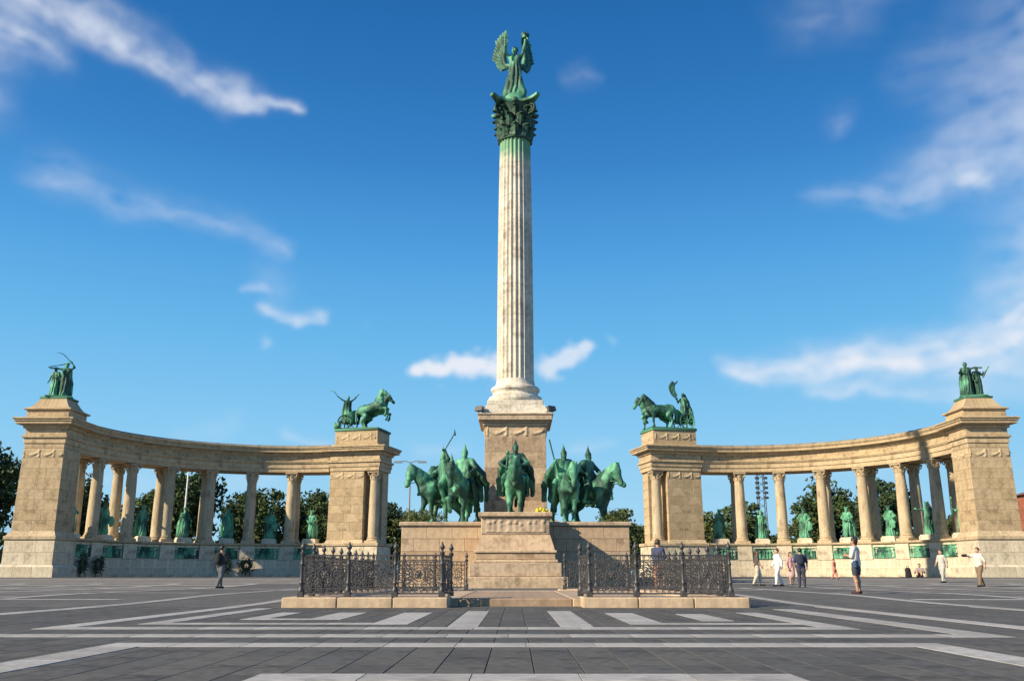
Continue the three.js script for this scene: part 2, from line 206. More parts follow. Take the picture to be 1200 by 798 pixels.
// ---------------------------------------------------------------- the square
{
  const xs = [-900, -300, -120, -60, -30, -15, -11.78, -11.70, 0, 11.70, 11.78, 15, 30, 60, 120, 300, 900], ds = [-300, -60, -10, 0, 4.92, 5.0, 10, 15, 19.45, 19.55, 20, 21, 22, 23, 24, 25, 26, 27, 28, 30]; for (let d = 34; d < 70; d += 2) ds.push(d); ds.push(75, 85, 100, 140, 250, 500, 1000, 1600);
  const pos = [], uv = [], idx = []; ds.forEach(D => xs.forEach(x => { pos.push(x, GY(D) - (Math.abs(x) < 11.72 && D > 4.95 && D < 19.5 ? .03 : 0), -D); uv.push(x * .25, D * .25); }));
  for (let j = 0; j + 1 < ds.length; j++) for (let i = 0; i + 1 < xs.length; i++) { const a = j * xs.length + i, b = a + 1, c = a + xs.length, d = c + 1; idx.push(a, b, d, a, d, c); }
  const g = new THREE.BufferGeometry(); g.setAttribute('position', new THREE.Float32BufferAttribute(pos, 3)); g.setAttribute('uv', new THREE.Float32BufferAttribute(uv, 2)); g.setIndex(idx); g.computeVertexNormals();
  const ground = mesh('ground', g, M.far, scene); ground.userData.kind = 'structure'; ground.userData.label = 'dark grey paved square with pale stone bands';

  // paving slabs: the 300 that show largest are parts, the others one joined part
  const W = .345, L = .69, cells = []; const r = rng(5);
  for (let i = -34; i < 34; i++) for (let j = 0; j < 21; j++) { const x = (i + .5) * W + .13, D = 5.0 + (j + .5) * L; const inView = Math.abs(x) < .6 * D + .5; cells.push({ x, D, t: inView ? 1 / (D * D * D) : 0, k: (i + 50) * 131 + j * 17 }); }
  cells.sort((a, b) => b.t - a.t);
  const geos = [0, 1, 2, 3].map(v => { const q = cbox(W - .007, .04, L - .007, .0025).clone(); const u = q.attributes.uv; for (let k = 0; k < u.count; k++) u.setXY(k, u.getX(k) + v * .27, u.getY(k) + v * .61); return q; });
  const rest = [[], [], [], [], []];
  cells.forEach((c, n) => { const y = -.04 - .0015 * r(), mi = (h3(c.k, 3, 1) * 5) | 0, gi = (h3(c.k, 7, 2) * 4) | 0; if (n < 300) mesh('paving_slab', geos[gi], M.slab[mi], ground, c.x, y, -c.D); else rest[mi].push(geos[gi].clone().translate(c.x, y, -c.D)); });
  const rs = group('distant_paving_slabs', ground); rs.userData.kind = 'stuff'; rest.forEach((l, k) => { const m = mesh('paving_slab_field', merge(l), M.slab[k], rs); m.userData.kind = 'stuff'; });

  // pale stone bands let into the paving, stone by stone near by
  let bn = 0;
  function band(x0, x1, d0, d1, mats = M.band) {
    const alongX = x1 - x0 > d1 - d0, len = alongX ? x1 - x0 : d1 - d0, near = d0 < 15 && Math.abs((x0 + x1) / 2) < 8, step = near ? .69 : 1e9, n = Math.max(1, Math.round(len / Math.min(step, len)));
    for (let k = 0; k < n; k++) {
      const a = alongX ? mix(x0, x1, k / n) : x0, b = alongX ? mix(x0, x1, (k + 1) / n) : x1, c = alongX ? d0 : mix(d0, d1, k / n), d = alongX ? d1 : mix(d0, d1, (k + 1) / n), e = near ? .003 : 0;
      bn++;
      if (d1 < 19.5 && Math.abs(x0) < 11.7) { mesh('band_stone', cbox(b - a - 2 * (alongX ? e : 0), .03, d - c - 2 * (alongX ? 0 : e), .002), pick(mats, bn), ground, (a + b) / 2, -.0255, -(c + d) / 2); continue; }
      const p = [], u = [], ix = [], m = Math.max(1, Math.ceil((d - c) / 1.5)), nx = 1; for (let j = 0; j <= m; j++) for (let i = 0; i <= nx; i++) { const D = mix(c, d, j / m), x = mix(a, b, i / nx); p.push(x, GY(D) + .007, -D); u.push(x * .25, D * .25); } for (let j = 0; j < m; j++) { const q = j * 2; ix.push(q, q + 1, q + 3, q, q + 3, q + 2); }
      const bg = new THREE.BufferGeometry(); bg.setAttribute('position', new THREE.Float32BufferAttribute(p, 3)); bg.setAttribute('uv', new THREE.Float32BufferAttribute(u, 2)); bg.setIndex(ix); bg.computeVertexNormals(); mesh('band_stone', bg, pick(mats, bn), ground);
    }
  }
  band(-1.72, 1.85, 6.0, 6.4); band(-1.72, -1.32, 2, 6.0); band(1.45, 1.85, 2, 6.0);
  band(-3.9, 4.1, 8.75, 9.2); band(-3.9, -3.5, 2, 8.75); band(3.72, 4.1, 2, 8.75);
  band(-8.9, 5.35, 10.08, 10.52); band(4.95, 5.35, 10.52, 18); band(-8.9, -8.5, 10.52, 19.4); band(-8.9, -8.5, 19.4, 40);
  band(-5.95, 4.22, 11.5, 11.92); band(-5.95, -5.6, 11.92, 19.4); band(-5.95, -5.6, 19.4, 30); band(3.86, 4.22, 11.92, 16.4);
  band(-5.1, -1.95, 12.62, 12.95); band(-5.1, -4.78, 12.95, 18.4); band(-1.95, -1.45, 12.62, 16.4); band(-4.1, -3.1, 13.9, 14.2); band(-4.1, -3.75, 14.2, 16.4); band(-3.1, -2.6, 13.9, 16.4);
  band(-.87, -.48, 11.92, 17.1); band(.58, 1.0, 11.92, 17.1); band(1.55, 2.02, 12.62, 16.2); band(2.02, 3.86, 12.62, 12.9); band(2.7, 3.15, 13.5, 15.8);
  band(6.2, 6.55, 3, 19.4); band(6.2, 6.55, 19.4, 30); band(9.4, 9.8, 9, 19.4); band(9.4, 9.8, 19.4, 40);
  for (const s of [-1, 1]) { band(s > 0 ? 10 : -40, s > 0 ? 40 : -10, 23.2, 23.75); band(s > 0 ? 10 : -40, s > 0 ? 40 : -10, 29, 29.7); band(s > 0 ? 8 : -40, s > 0 ? 40 : -8, 37, 37.9); band(s > 0 ? 10 : -40, s > 0 ? 40 : -10, 47, 48); for (let k = 0; k < 6; k++) { const x = s * (13.2 + k * 3.9); band(x - .2, x + .2, 15, 19.6); band(x - .2, x + .2, 24, 29); band(x - .2, x + .2, 29.8, 37); band(x - .25, x + .25, 38, 47); } }
  band(-9, 9, 33.5, 34.1);
  // paler paving panels nearer the colonnades
  for (const s of [-1, 1]) { const q = (x0, x1, d0, d1) => band(s > 0 ? x0 : -x1, s > 0 ? x1 : -x0, d0, d1, M.apron); for (let k = 0; k < 6; k++) { const x = 13.4 + k * 3.9; q(x + .1, x + 3.5, 24.6, 26.2); q(x + .1, x + 3.5, 27.2, 28.4); q(x + .1, x + 3.5, 31, 33); q(x + .1, x + 3.5, 34.4, 36.2); q(x + .1, x + 3.4, 39.2, 41.4); q(x + .1, x + 3.4, 43, 46); } q(9, 42, 49.2, 52); q(9, 42, 53, 58); }
}

// ---------------------------------------------------------------- curved colonnades
const R0 = 14.6, CX = 19.7, ZC = 67.5, PE = 103 * RAD, G0 = .44;
function sweep(profile, p0, p1, n, s, flip) {                // closed (r, y) outline swept round the arc, ends capped
  const pos = [], uv = [], m = profile.length; const P = (k, i) => { const a = mix(p0, p1, k / n), [r, y] = profile[(i + m) % m]; return [s * r * Math.cos(a), y, -r * Math.sin(a)]; };
  let per = [0]; for (let i = 0; i < m; i++) { const a = profile[i], b = profile[(i + 1) % m]; per.push(per[i] + Math.hypot(a[0] - b[0], a[1] - b[1])); }
  const put = (a, b, c, ua, ub, uc) => { if (s > 0) { pos.push(...a, ...b, ...c); uv.push(...ua, ...ub, ...uc); } else { pos.push(...a, ...c, ...b); uv.push(...ua, ...uc, ...ub); } };
  for (let k = 0; k < n; k++) for (let i = 0; i < m; i++) { const a = P(k, i), b = P(k, i + 1), c = P(k + 1, i + 1), d = P(k + 1, i); const u0 = mix(p0, p1, k / n) * R0 * .25, u1 = mix(p0, p1, (k + 1) / n) * R0 * .25, v0 = per[i] * .25, v1 = per[i + 1] * .25; put(a, c, b, [u0, v0], [u1, v1], [u0, v1]); put(a, d, c, [u0, v0], [u1, v0], [u1, v1]); }
  const tri = THREE.ShapeUtils.triangulateShape(profile.map(q => new THREE.Vector2(q[0], q[1])), []);
  for (const [k, f] of [[0, 1], [n, -1]]) for (const t of tri) { const [a, b, c] = f > 0 ? t : [t[0], t[2], t[1]]; const w = i => [profile[i][0] * .25, profile[i][1] * .25]; put(P(k, a), P(k, b), P(k, c), w(a), w(b), w(c)); }
  const g = new THREE.BufferGeometry(); g.setAttribute('position', new THREE.Float32BufferAttribute(pos, 3)); g.setAttribute('uv', new THREE.Float32BufferAttribute(uv, 2)); return toCreasedNormals(g, .5);
}
const ring = (a, b, y0, y1, c = .015) => [[R0 + a + c, y0], [R0 + b - c, y0], [R0 + b, y0 + c], [R0 + b, y1 - c], [R0 + b - c, y1], [R0 + a + c, y1], [R0 + a, y1 - c], [R0 + a, y0 + c]];
const mirrored = half => [...half.map(([w, y]) => [R0 - w, y]), ...half.slice().reverse().map(([w, y]) => [R0 + w, y])].reverse();
const ARCHI = [[1.32, 9.08], [1.32, 9.42], [1.40, 9.44], [1.40, 9.80], [1.47, 9.82], [1.56, 9.98], [1.56, 10.03]], FRIEZE = [[1.37, 10.03], [1.37, 10.52]], CORN = [[1.46, 10.52], [1.50, 10.62], [1.60, 10.70], [1.60, 10.76], [1.92, 10.80], [1.92, 10.98], [2.0, 11.05], [2.08, 11.2], [2.08, 11.25], [1.7, 11.32]];
// carved panels: real relief on a grid; crowd = figures, swag = garlands
function relief(w, h, depth, nx, ny, seed, kind) {
  const H = (u, v) => { const x = u * w, y = v * h, e = Math.min(u, 1 - u) * w, f = Math.min(v, 1 - v) * h; if (Math.min(e, f) < .05) return depth * .9; 
    if (kind === 'swag') { const t = (x % 1.1) / 1.1, c = .62 - .36 * Math.sin(Math.PI * t), q = Math.abs(v - c); return depth * (.15 + .85 * clamp(1 - q / .2) * (.7 + .5 * vnoise(x * 16, y * 16, seed)) + (Math.abs(t - .02) < .09 ? .5 : 0)); }
    const cell = .30, i = Math.floor(x / cell), cx = (i + .5 + (h3(i, seed, 1) - .5) * .5) * cell, tall = .62 + .25 * h3(i, seed, 2), b = clamp(1 - Math.abs(x - cx) / (.13 - .05 * v)), head = clamp(1 - Math.hypot(x - cx, (v - tall) * h) / .1); return depth * (.12 + .6 * Math.sqrt(b) * (v < tall ? 1 : 0) + .75 * Math.sqrt(head) + .25 * (vnoise(x * 11, y * 11, seed) - .5)); };
  const pos = [], uv = [], idx = []; for (let j = 0; j <= ny; j++) for (let i = 0; i <= nx; i++) { const u = i / nx, v = j / ny; pos.push((u - .5) * w, v * h, i === 0 || j === 0 || i === nx || j === ny ? 0 : H(u, v)); uv.push(u * w * .25, v * h * .25); }
  for (let j = 0; j < ny; j++) for (let i = 0; i < nx; i++) { const a = j * (nx + 1) + i, b = a + 1, c = a + nx + 1, d = c + 1; idx.push(a, b, d, a, d, c); }
  const g = new THREE.BufferGeometry(); g.setAttribute('position', new THREE.Float32BufferAttribute(pos, 3)); g.setAttribute('uv', new THREE.Float32BufferAttribute(uv, 2)); g.setIndex(idx); g.computeVertexNormals(); return g;
}
// small columns
const slim = g => { g.scale(.87, 1, .87); return g; };
const colBase = slim(merge([cbox(1.34, .2, 1.34, .015), lathe([[.0, .2], [.64, .2], [.67, .27], [.64, .34], [.57, .37], [.56, .41], [.6, .44], [.6, .48], [.545, .52], [0, .52]], 28)]));
const colShaft = slim(lathe([[.54, .5], [.535, 1.5], [.525, 2.6], [.505, 3.7], [.475, 4.8], [.455, 5.45], [.5, 5.47], [.5, 5.53], [.45, 5.55]], 28));
const colCap = (() => {
  const l = [lathe([[.44, 5.5], [.46, 5.75], [.5, 5.95], [.6, 6.08]], 24), cbox(1.26, .13, 1.26, .02).clone().translate(0, 6.08, 0)];
  const leaf = thickSheet((u, v) => { const w = .14 * (1 - .7 * v * v), o = .02 + .2 * v * v * v; return V((u - .5) * 2 * w, v * .42 - .1 * Math.pow(v, 5), .47 + o + .03 * (1 - Math.abs(u - .5) * 2)); }, 2, 4, .04);
  for (let k = 0; k < 8; k++) l.push(leaf.clone().rotateY(k * Math.PI / 4).translate(0, 5.54, 0)); for (let k = 0; k < 4; k++) l.push(new THREE.TorusGeometry(.1, .05, 6, 12).rotateY(k * Math.PI / 2 + Math.PI / 4 + Math.PI / 2).translate(.66 * Math.sin(k * Math.PI / 2 + Math.PI / 4), 5.99, .66 * Math.cos(k * Math.PI / 2 + Math.PI / 4)));
  return slim(merge(l));
})();
function column(parent, x, y, z, ry, k) { const c = group('column', parent, x, y, z, ry); mesh('column_base', colBase, M.trim, c); mesh('shaft', colShaft, M.col, c, 0, 0, 0, k * 1.3); mesh('capital', colCap, M.trim, c); return c; }
const plaques = [1, 2, 3].map(k => patina(relief(2.16, .94, .13, 54, 22, k, 'crowd'), 1.6, k * 9, .07));
const swagBand = {}; const swag = w => swagBand[w.toFixed(2)] ??= relief(w, .62, .09, Math.round(w * 16), 12, 4, 'swag');
// a run of ashlar: rectangular courses of full-depth blocks with staggered joints
function courses(parent, name, mats, w, d, y0, y1, n, per, taper = 0, x = 0, z = 0, alongZ = false) {
  const h = (y1 - y0) / n; for (let k = 0; k < n; k++) {
    const ww = w - taper * (k / n), dd = d - taper * (k / n), cuts = [0]; const m = per; const len = alongZ ? dd : ww; for (let i = 1; i < m; i++) cuts.push((i + (k % 2 ? .28 : -.1)) / m); cuts.push(1);
    for (let i = 0; i < m; i++) { const a = (cuts[i] - .5) * len, b = (cuts[i + 1] - .5) * len; const l = b - a - .008; mesh(name, alongZ ? cbox(ww, h - .008, l, .012) : cbox(l, h - .008, dd, .012), pick(mats, k * 37 + i * 11 + Math.round(w * 13) + Math.round(x * 3)), parent, x + (alongZ ? 0 : (a + b) / 2), y0 + k * h + .004, z + (alongZ ? (a + b) / 2 : 0)); }
  }
}
function boxMould(parent, name, mat, w, d, levels) { for (const [y0, y1, e] of levels) mesh(name, cbox(w + 2 * e, y1 - y0, d + 2 * e, Math.min(.03, (y1 - y0) * .2)), mat, parent, 0, y0, 0); }
const ENT = [[9.085, 9.43, -.02], [9.43, 9.83, .05], [9.83, 10.04, .17], [10.04, 10.53, .02], [10.53, 10.72, .16], [10.72, 10.80, .27], [10.80, 11.0, .56], [11.0, 11.14, .64], [11.14, 11.27, .72]];

function colonnade(s) {
  const c = thing('colonnade', s > 0 ? 'curved stone colonnade in full sunlight with bright green relief panels' : 'curved stone colonnade with its wall in shade and dark relief panels', 'colonnade', [s * CX, G0, -ZC], 0, 'curved colonnades');
  const n = 42, bay = PE / 7;
  mesh('wall_core', sweep(ring(-1.40, 1.40, -.3, 2.62), 0, PE, n, s), M.wall[0], c);
  mesh('cap_moulding', sweep(mirrored([[1.5, 2.60], [1.64, 2.66], [1.68, 2.72], [1.68, 2.80], [1.62, 2.83]]), 0, PE, n, s), M.trim, c);
  // wall stones: plinth, middle course, piers beneath the columns and strips round the bronze panels
  const gp = [0, .25, .5].map((o, i) => sweep(ring(-1.66, -1.39, -.3, .68), .0004, bay / 2 - .0004, 4, s)), gm = sweep(ring(-1.52, -1.39, .686, 1.38), .0004, bay / 3 - .0004, 3, s), gq = sweep(ring(-1.57, -1.39, 1.386, 2.6), -.048, .048, 3, s), gs = sweep(ring(-1.45, -1.39, 1.386, 2.6), .0494, bay - .0494, 6, s);
  for (let b = 0; b < 7; b++) {
    for (let k = 0; k < 2; k++) mesh('plinth_block', gp[0], pick(M.wall, b * 5 + k), c, 0, 0, 0, s * (b + k / 2) * bay);
    for (let k = 0; k < 3; k++) mesh('wall_block', gm, pick(M.wall, b * 9 + k + 40), c, 0, 0, 0, s * (b + k / 3) * bay);
    if (b) mesh('column_pedestal', gq, pick(M.wall, b + 90), c, 0, 0, 0, s * b * bay);
    mesh('panel_surround', gs, pick(M.wall, b * 3 + 7), c, 0, 0, 0, s * b * bay);
    const a = (b + .5) * bay, r = R0 - 1.455 + .005; mesh('relief_panel', plaques[b % 3], M.bronze, c, s * r * Math.cos(a), 1.48, -r * Math.sin(a), Math.atan2(-s * Math.cos(a), Math.sin(a)));
  }
  for (let k = 1; k < 7; k++) for (const dr of [-.86, .86]) { const a = k * bay, r = R0 + dr; column(c, s * r * Math.cos(a), 2.83, -r * Math.sin(a), Math.atan2(-s * Math.cos(a), Math.sin(a)), k); }
  mesh('architrave', sweep(mirrored(ARCHI), 0, PE, n, s), M.lime[1], c); mesh('frieze', sweep(mirrored(FRIEZE), 0, PE, n, s), M.lime[0], c); mesh('cornice', sweep(mirrored(CORN), 0, PE, n, s), M.lime[3], c);
  mesh('roof', sweep(mirrored([[1.62, 11.3], [1.5, 11.46]]), 0, PE, n, s), M.roof, c);
  // outer pier, facing the square
  const o = group('end_pier', c, s * R0, 0, 1.35), W = 3.1, D = 2.7;
  courses(o, 'block', M.wall, W + .9, D + .9, -.3, .72, 1, 3); mesh('plinth_slope', frustum(W + .84, D + .84, W + .5, D + .5, .16), M.wall[1], o, 0, .72, 0); courses(o, 'block', M.wall, W + .48, D + .48, .88, 2.56, 2, 2);
  mesh('cap_moulding', cbox(W + .66, .27, D + .66, .04), M.trim, o, 0, 2.575, 0); mesh('skirt', frustum(W + .46, D + .46, W + .02, D + .02, .36), M.trim, o, 0, 2.845, 0);
  courses(o, 'block', M.lime, W, D, 3.2, 8.36, 7, 2, .12); 
  mesh('frieze_block', cbox(W - .12, .73, D - .12, .01), M.lime[2], o, 0, 8.36, 0); for (let k = 0; k < 4; k++) { const q = k % 2 ? D - .2 : W - .2; mesh('garland_relief', swag(q), M.lime[3], o, (k % 2 ? (k === 1 ? 1 : -1) * (W - .12) / 2 : 0), 8.41, k % 2 ? 0 : (k ? -1 : 1) * (D - .12) / 2, k * Math.PI / 2); }
  boxMould(o, 'entablature_moulding', M.lime[1], W - .1, D - .1, ENT);
  mesh('attic_block', cbox(W + .05, .62, D + .05, .03), M.lime[0], o, 0, 11.27, 0); mesh('attic_ledge', cbox(W + .42, .14, D + .42, .04), M.lime[3], o, 0, 11.89, 0);
  { const l = []; for (let k = 0; k < 6; k++) { const a = k / 6, b = (k + 1) / 6, f = t => 1 - .40 * Math.pow(t, .62); l.push(frustum((W + .1) * f(a), (D + .1) * f(a), (W + .1) * f(b), (D + .1) * f(b), .135).translate(0, 12.03 + k * .135, 0)); } mesh('statue_pedestal', merge(l), M.lime[2], o); }
  mesh('statue_plinth', patina(cbox(2.1, .16, 1.8, .03).clone(), 1.5, 7), M.bronze, o, 0, 12.84, 0);
  // inner pier: a solid block and a pair of columns at its free end
  const t = 2.5, e = -s, ip = group('inner_pier', c, s * R0 * Math.cos(PE) - s * Math.sin(PE) * t, 0, -R0 * Math.sin(PE) - Math.cos(PE) * t, Math.atan2(-s * Math.cos(PE), Math.sin(PE)));
  courses(ip, 'block', M.wall, 5.2, 3.7, -.3, .7, 1, 3); courses(ip, 'block', M.wall, 4.98, 3.3, .7, 2.56, 2, 3); mesh('cap_moulding', cbox(5.2, .27, 3.5, .04), M.trim, ip, 0, 2.575, 0);
  mesh('skirt', frustum(3.6, 3.1, 3.3, 2.8, .3), M.trim, ip, e * -.70, 2.845, 0); courses(ip, 'block', M.lime, 3.3, 2.8, 3.145, 8.36, 7, 2, .06, e * -.70); courses(ip, 'return_block', M.lime, 1.2, 1.3, 2.845, 9.08, 8, 1, 0, e * 1.56, -.74);
  mesh('frieze_block', cbox(3.24, .73, 2.74, .01), M.lime[2], ip, e * -.70, 8.36, 0); for (const k of [0, 1]) mesh('garland_relief', swag(3.1), M.lime[3], ip, e * -.70, 8.41, (k ? -1 : 1) * 1.37, k * Math.PI);
  column(ip, e * 1.75, 2.84, .80, 0, 2);
  boxMould(ip, 'entablature_moulding', M.lime[1], 4.75, 2.95, ENT);
  mesh('attic_step', cbox(4.5, .2, 3.2, .04), M.lime[2], ip, 0, 11.27, 0); mesh('statue_pedestal', cbox(4.1, 1.22, 2.9, .03), M.lime[0], ip, e * .05, 11.47, 0);
  for (let k = 0; k < 4; k++) { const q = k % 2 ? 2.6 : 3.8; mesh('garland_relief', swag(q), M.lime[3], ip, e * .05 + (k % 2 ? (k === 1 ? 1 : -1) * 2.05 : 0), 11.82, k % 2 ? 0 : (k ? -1 : 1) * 1.45, k * Math.PI / 2); }
  mesh('statue_plinth', patina(cbox(4.3, .2, 3.1, .03).clone(), 1.5, 8), M.bronze, ip, e * .05, 12.69, 0);
  c.userData.inner = [ip.position.x + s * CX, -ZC + ip.position.z, ip.rotation.y]; return c;
}
const colonR = colonnade(1), colonL = colonnade(-1);
const innerR = colonR.userData.inner, innerL = colonL.userData.inner; delete colonR.userData.inner; delete colonL.userData.inner;

// ---------------------------------------------------------------- central platform and tall column
{
  const p = thing('monument_platform', 'broad buff stone platform carrying the bronze riders and the tall column', 'platform', [0, GY(44), -50.5]);
  // fronts at D = 43; local z = 50.5 - D
  const hw = 5.35, z0 = -7, z1 = 7.5, y1 = 2.72;
  mesh('platform_core', cbox(2 * hw - .1, y1 + .28, z1 - z0 - .1, .01), M.plat[0], p, 0, -.3, (z0 + z1) / 2);
  for (let k = 0; k < 5; k++) { const h = (y1 + .2) / 5, y = -.2 + k * h, off = (k % 2) * .5; 
    const m = 9; for (let i = -1; i < m; i++) { const a = Math.max(-hw, -hw + (i + off) * 2 * hw / m * 1.0), b = Math.min(hw, -hw + (i + 1 + off) * 2 * hw / m); if (b - a < .2) continue; mesh('block', cbox(b - a - .012, h - .012, .3, .014), pick(M.plat, k * 31 + i * 7), p, (a + b) / 2, y, z1 - .13 - .01 * h3(i, k, 3)); }
    for (const s of [-1, 1]) for (let i = 0; i < 10; i++) { const L = (z1 - z0) / 10; mesh('block', cbox(.3, h - .012, L - .012, .014), pick(M.plat, k * 17 + i * 5 + s + 60), p, s * (hw - .135), y, z0 + (i + .5) * L); } }
  mesh('plinth', cbox(2 * hw + .5, .55, z1 - z0 + .3, .04), M.plat[1], p, 0, -.3, (z0 + z1) / 2);
  mesh('cap_slab', cbox(2 * hw + .24, .2, z1 - z0 + .24, .04), M.plat[3], p, 0, y1, (z0 + z1) / 2);
  // projecting block below the middle rider (fronts at D = 40)
  for (const [w, a, b, zf, nm, m] of [[4.5, -.3, .42, 11.1, 'step', 1], [4.0, .42, 1.0, 10.75, 'step', 3], [3.7, 1.0, 1.14, 10.55, 'moulding', 1], [3.5, 1.14, 1.42, 10.45, 'block', 0], [3.62, 1.42, 1.54, 10.52, 'moulding', 1], [3.05, 2.22, 3.0, 9.95, 'panel_block', 3], [3.3, 3.0, 3.2, 10.12, 'cap_slab', 1]]) mesh(nm, cbox(w, b - a, zf + 5, .03), M.plat[m], p, 0, a, (zf - 5) / 2);
  mesh('sloped_block', frustum(3.44, 15.4, 3.06, 14.9, .68, -.25), M.plat[0], p, 0, 1.54, 2.72);
  mesh('carved_panel', relief(2.7, .62, .05, 48, 14, 8, 'crowd'), M.plat[3], p, 0, 2.3, 9.955);
  mesh('skirt', frustum(5.6, 5.6, 3.74, 3.74, .78), M.plat[2], p, 0, y1 + .2, -1.5);
}
{
  const AX = -52, y0 = 3.74, c = thing('memorial_column', 'tall pale fluted stone column on a square pedestal', 'column', [0, y0, AX]);
  courses(c, 'pedestal_block', M.plat, 3.5, 3.5, 0, 4.45, 5, 2, .06);
  mesh('pedestal_frieze', cbox(3.42, .6, 3.42, .01), M.plat[3], c, 0, 4.45, 0); for (let k = 0; k < 4; k++) mesh('carved_band', swag(3.3), M.plat[1], c, Math.sin(k * Math.PI / 2) * 1.71, 4.44, Math.cos(k * Math.PI / 2) * 1.71, k * Math.PI / 2);
  for (const [a, b, w, m] of [[5.05, 5.2, 3.66, 1], [5.2, 5.32, 3.86, 0], [5.32, 5.62, 4.18, 3], [5.62, 5.72, 4.3, 1]]) mesh('pedestal_cornice', cbox(w, b - a, w, .03), M.plat[m], c, 0, a, 0);
  mesh('pedestal_cap', frustum(3.9, 3.9, 3.3, 3.3, .55), M.white[1], c, 0, 5.72, 0); mesh('column_plinth', cbox(3.2, .28, 3.2, .03), M.white[0], c, 0, 6.27, 0);
  mesh('column_base', lathe([[0, 0], [1.52, 0], [1.6, .1], [1.62, .24], [1.55, .4], [1.38, .46], [1.32, .6], [1.36, .72], [1.44, .78], [1.45, .9], [1.38, 1.0], [1.22, 1.06], [1.16, 1.2], [1.12, 1.42], [0, 1.42]], 64), M.white[2], c, 0, 6.55, 0);
  // fluted drums
  const nf = 24, per = 8; function drum(r0, r1, h, u0) { const pos = [], uv = [], idx = [], N = nf * per; for (let j = 0; j < 2; j++) for (let i = 0; i <= N; i++) { const a = i / N * Math.PI * 2, f = (i % per) / per, t = f < .18 ? 0 : Math.sin((f - .18) / .82 * Math.PI), r = (j ? r1 : r0) - .085 * Math.pow(t, .7); pos.push(r * Math.sin(a), j * h, r * Math.cos(a)); uv.push(i / N * 2, j * h * .25 + u0); } for (let i = 0; i < N; i++) idx.push(i, i + 1, N + 2 + i, i, N + 2 + i, N + 1 + i); const g = new THREE.BufferGeometry(); g.setAttribute('position', new THREE.Float32BufferAttribute(pos, 3)); g.setAttribute('uv', new THREE.Float32BufferAttribute(uv, 2)); g.setIndex(idx); return toCreasedNormals(g, .6); }
  const yb = 7.97, yt = 23.42, nd = 8, rad = t => mix(1.10, .965, t) + .03 * Math.sin(Math.PI * t);
  const stainTex = tex(512, 512, (u, v) => { const b = stoneVal(u * 2, v); const n = fbm(u * 46, v * 2.2, 21, 4), m = fbm(u * 14, v * 5, 22, 4); const t = clamp(ss(-.12 + n * .62, .30 + n * .62, v + (m - .5) * .4) * .8); return [mix(b, .46, t), mix(b * .985, .72, t), mix(b * .94, .58, t)]; });
  function stoneVal(u, v) { return .86 + (fbm(u * 5, v * 9, 31, 4) - .5) * .3; }
  for (let k = 0; k < nd; k++) { const a = k / nd, b = (k + 1) / nd, h = (yt - yb) / nd; let m = M.white[[0, 2, 1, 3, 1, 0, 3, 1][k]]; const g = drum(rad(a), rad(b), h - .012, k * .37); if (k >= nd - 1) { m = new THREE.MeshStandardMaterial({ map: stainTex, bumpMap: stoneBump, bumpScale: .006, roughness: .85 }); m.color.setRGB(.80, .76, .68); const u = g.attributes.uv; for (let i = 0; i < u.count; i++) u.setXY(i, u.getX(i) * .5, clamp((g.attributes.position.getY(i)) / h, .004, .996)); } mesh('shaft_drum', g, m, c, 0, yb + k * h, 0); }
  mesh('shaft_core', new THREE.CylinderGeometry(.85, .95, yt - yb - .1, 32), M.white[1], c, 0, (yb + yt) / 2, 0);
  // foliate capital
  const cap = group('capital', c, 0, yt, 0);
  mesh('bell', lathe([[0, -.02], [1.05, 0], [1.08, .12], [1.0, .2], [.98, 1.2], [1.08, 1.9], [1.3, 2.3], [0, 2.3]], 40), M.bronzeDark, cap);
  const leafG = (w, h, o) => patina(thickSheet((u, v) => { const q = (u - .5) * 2, ww = w * (1 - .35 * v * v) * (1 + .14 * Math.sin(v * 22)), cu = Math.max(0, v - .62) / .38; return V(q * ww * (1 - .35 * cu * cu), h * (v - .62 * cu * cu * .55), 1.0 + o * Math.pow(v, 2.0) - .06 * cu * cu + .12 * (1 - q * q) - .05 * Math.abs(Math.sin(q * 7)) - .2 * Math.pow(Math.abs(q), 3)); }, 8, 12, .07), 2, w * 30);
  const lo = leafG(.34, 1.05, .36), hi = leafG(.35, 1.1, .42), top = leafG(.3, 1.0, .46);
  const dk = new THREE.MeshStandardMaterial({ vertexColors: true, roughness: .6, metalness: .15 }); dk.color.setRGB(.30, .28, .28);
  for (let k = 0; k < 10; k++) { const a = Math.PI * 2 / 10; mesh('leaf', lo, dk, cap, 0, .08, 0, k * a); mesh('leaf', hi, dk, cap, 0, .74, 0, (k + .5) * a); mesh('leaf', top, dk, cap, 0, 1.36, 0, k * a); }
  const spiral = (() => { const p = []; for (let i = 0; i <= 26; i++) { const t = i / 26, a = -1.4 + t * 9.5, r = .34 * (1 - t * .8); p.push(V(0, Math.sin(a) * r, 1.52 - .1 + Math.cos(a) * r)); } p.unshift(V(0, -.7, 1.15), V(0, -.35, 1.25)); return patina(tube(p, .085, 60, 6), 2, 4); })();
  for (let k = 0; k < 4; k++) { mesh('volute', spiral, dk, cap, 0, 1.98, 0, Math.PI / 4 + k * Math.PI / 2); mesh('rosette', patina(new THREE.SphereGeometry(.2, 12, 8).scale(1, 1, .6), 3, k), M.bronze, cap, Math.sin(k * Math.PI / 2) * 1.27, 2.42, Math.cos(k * Math.PI / 2) * 1.27, k * Math.PI / 2); }
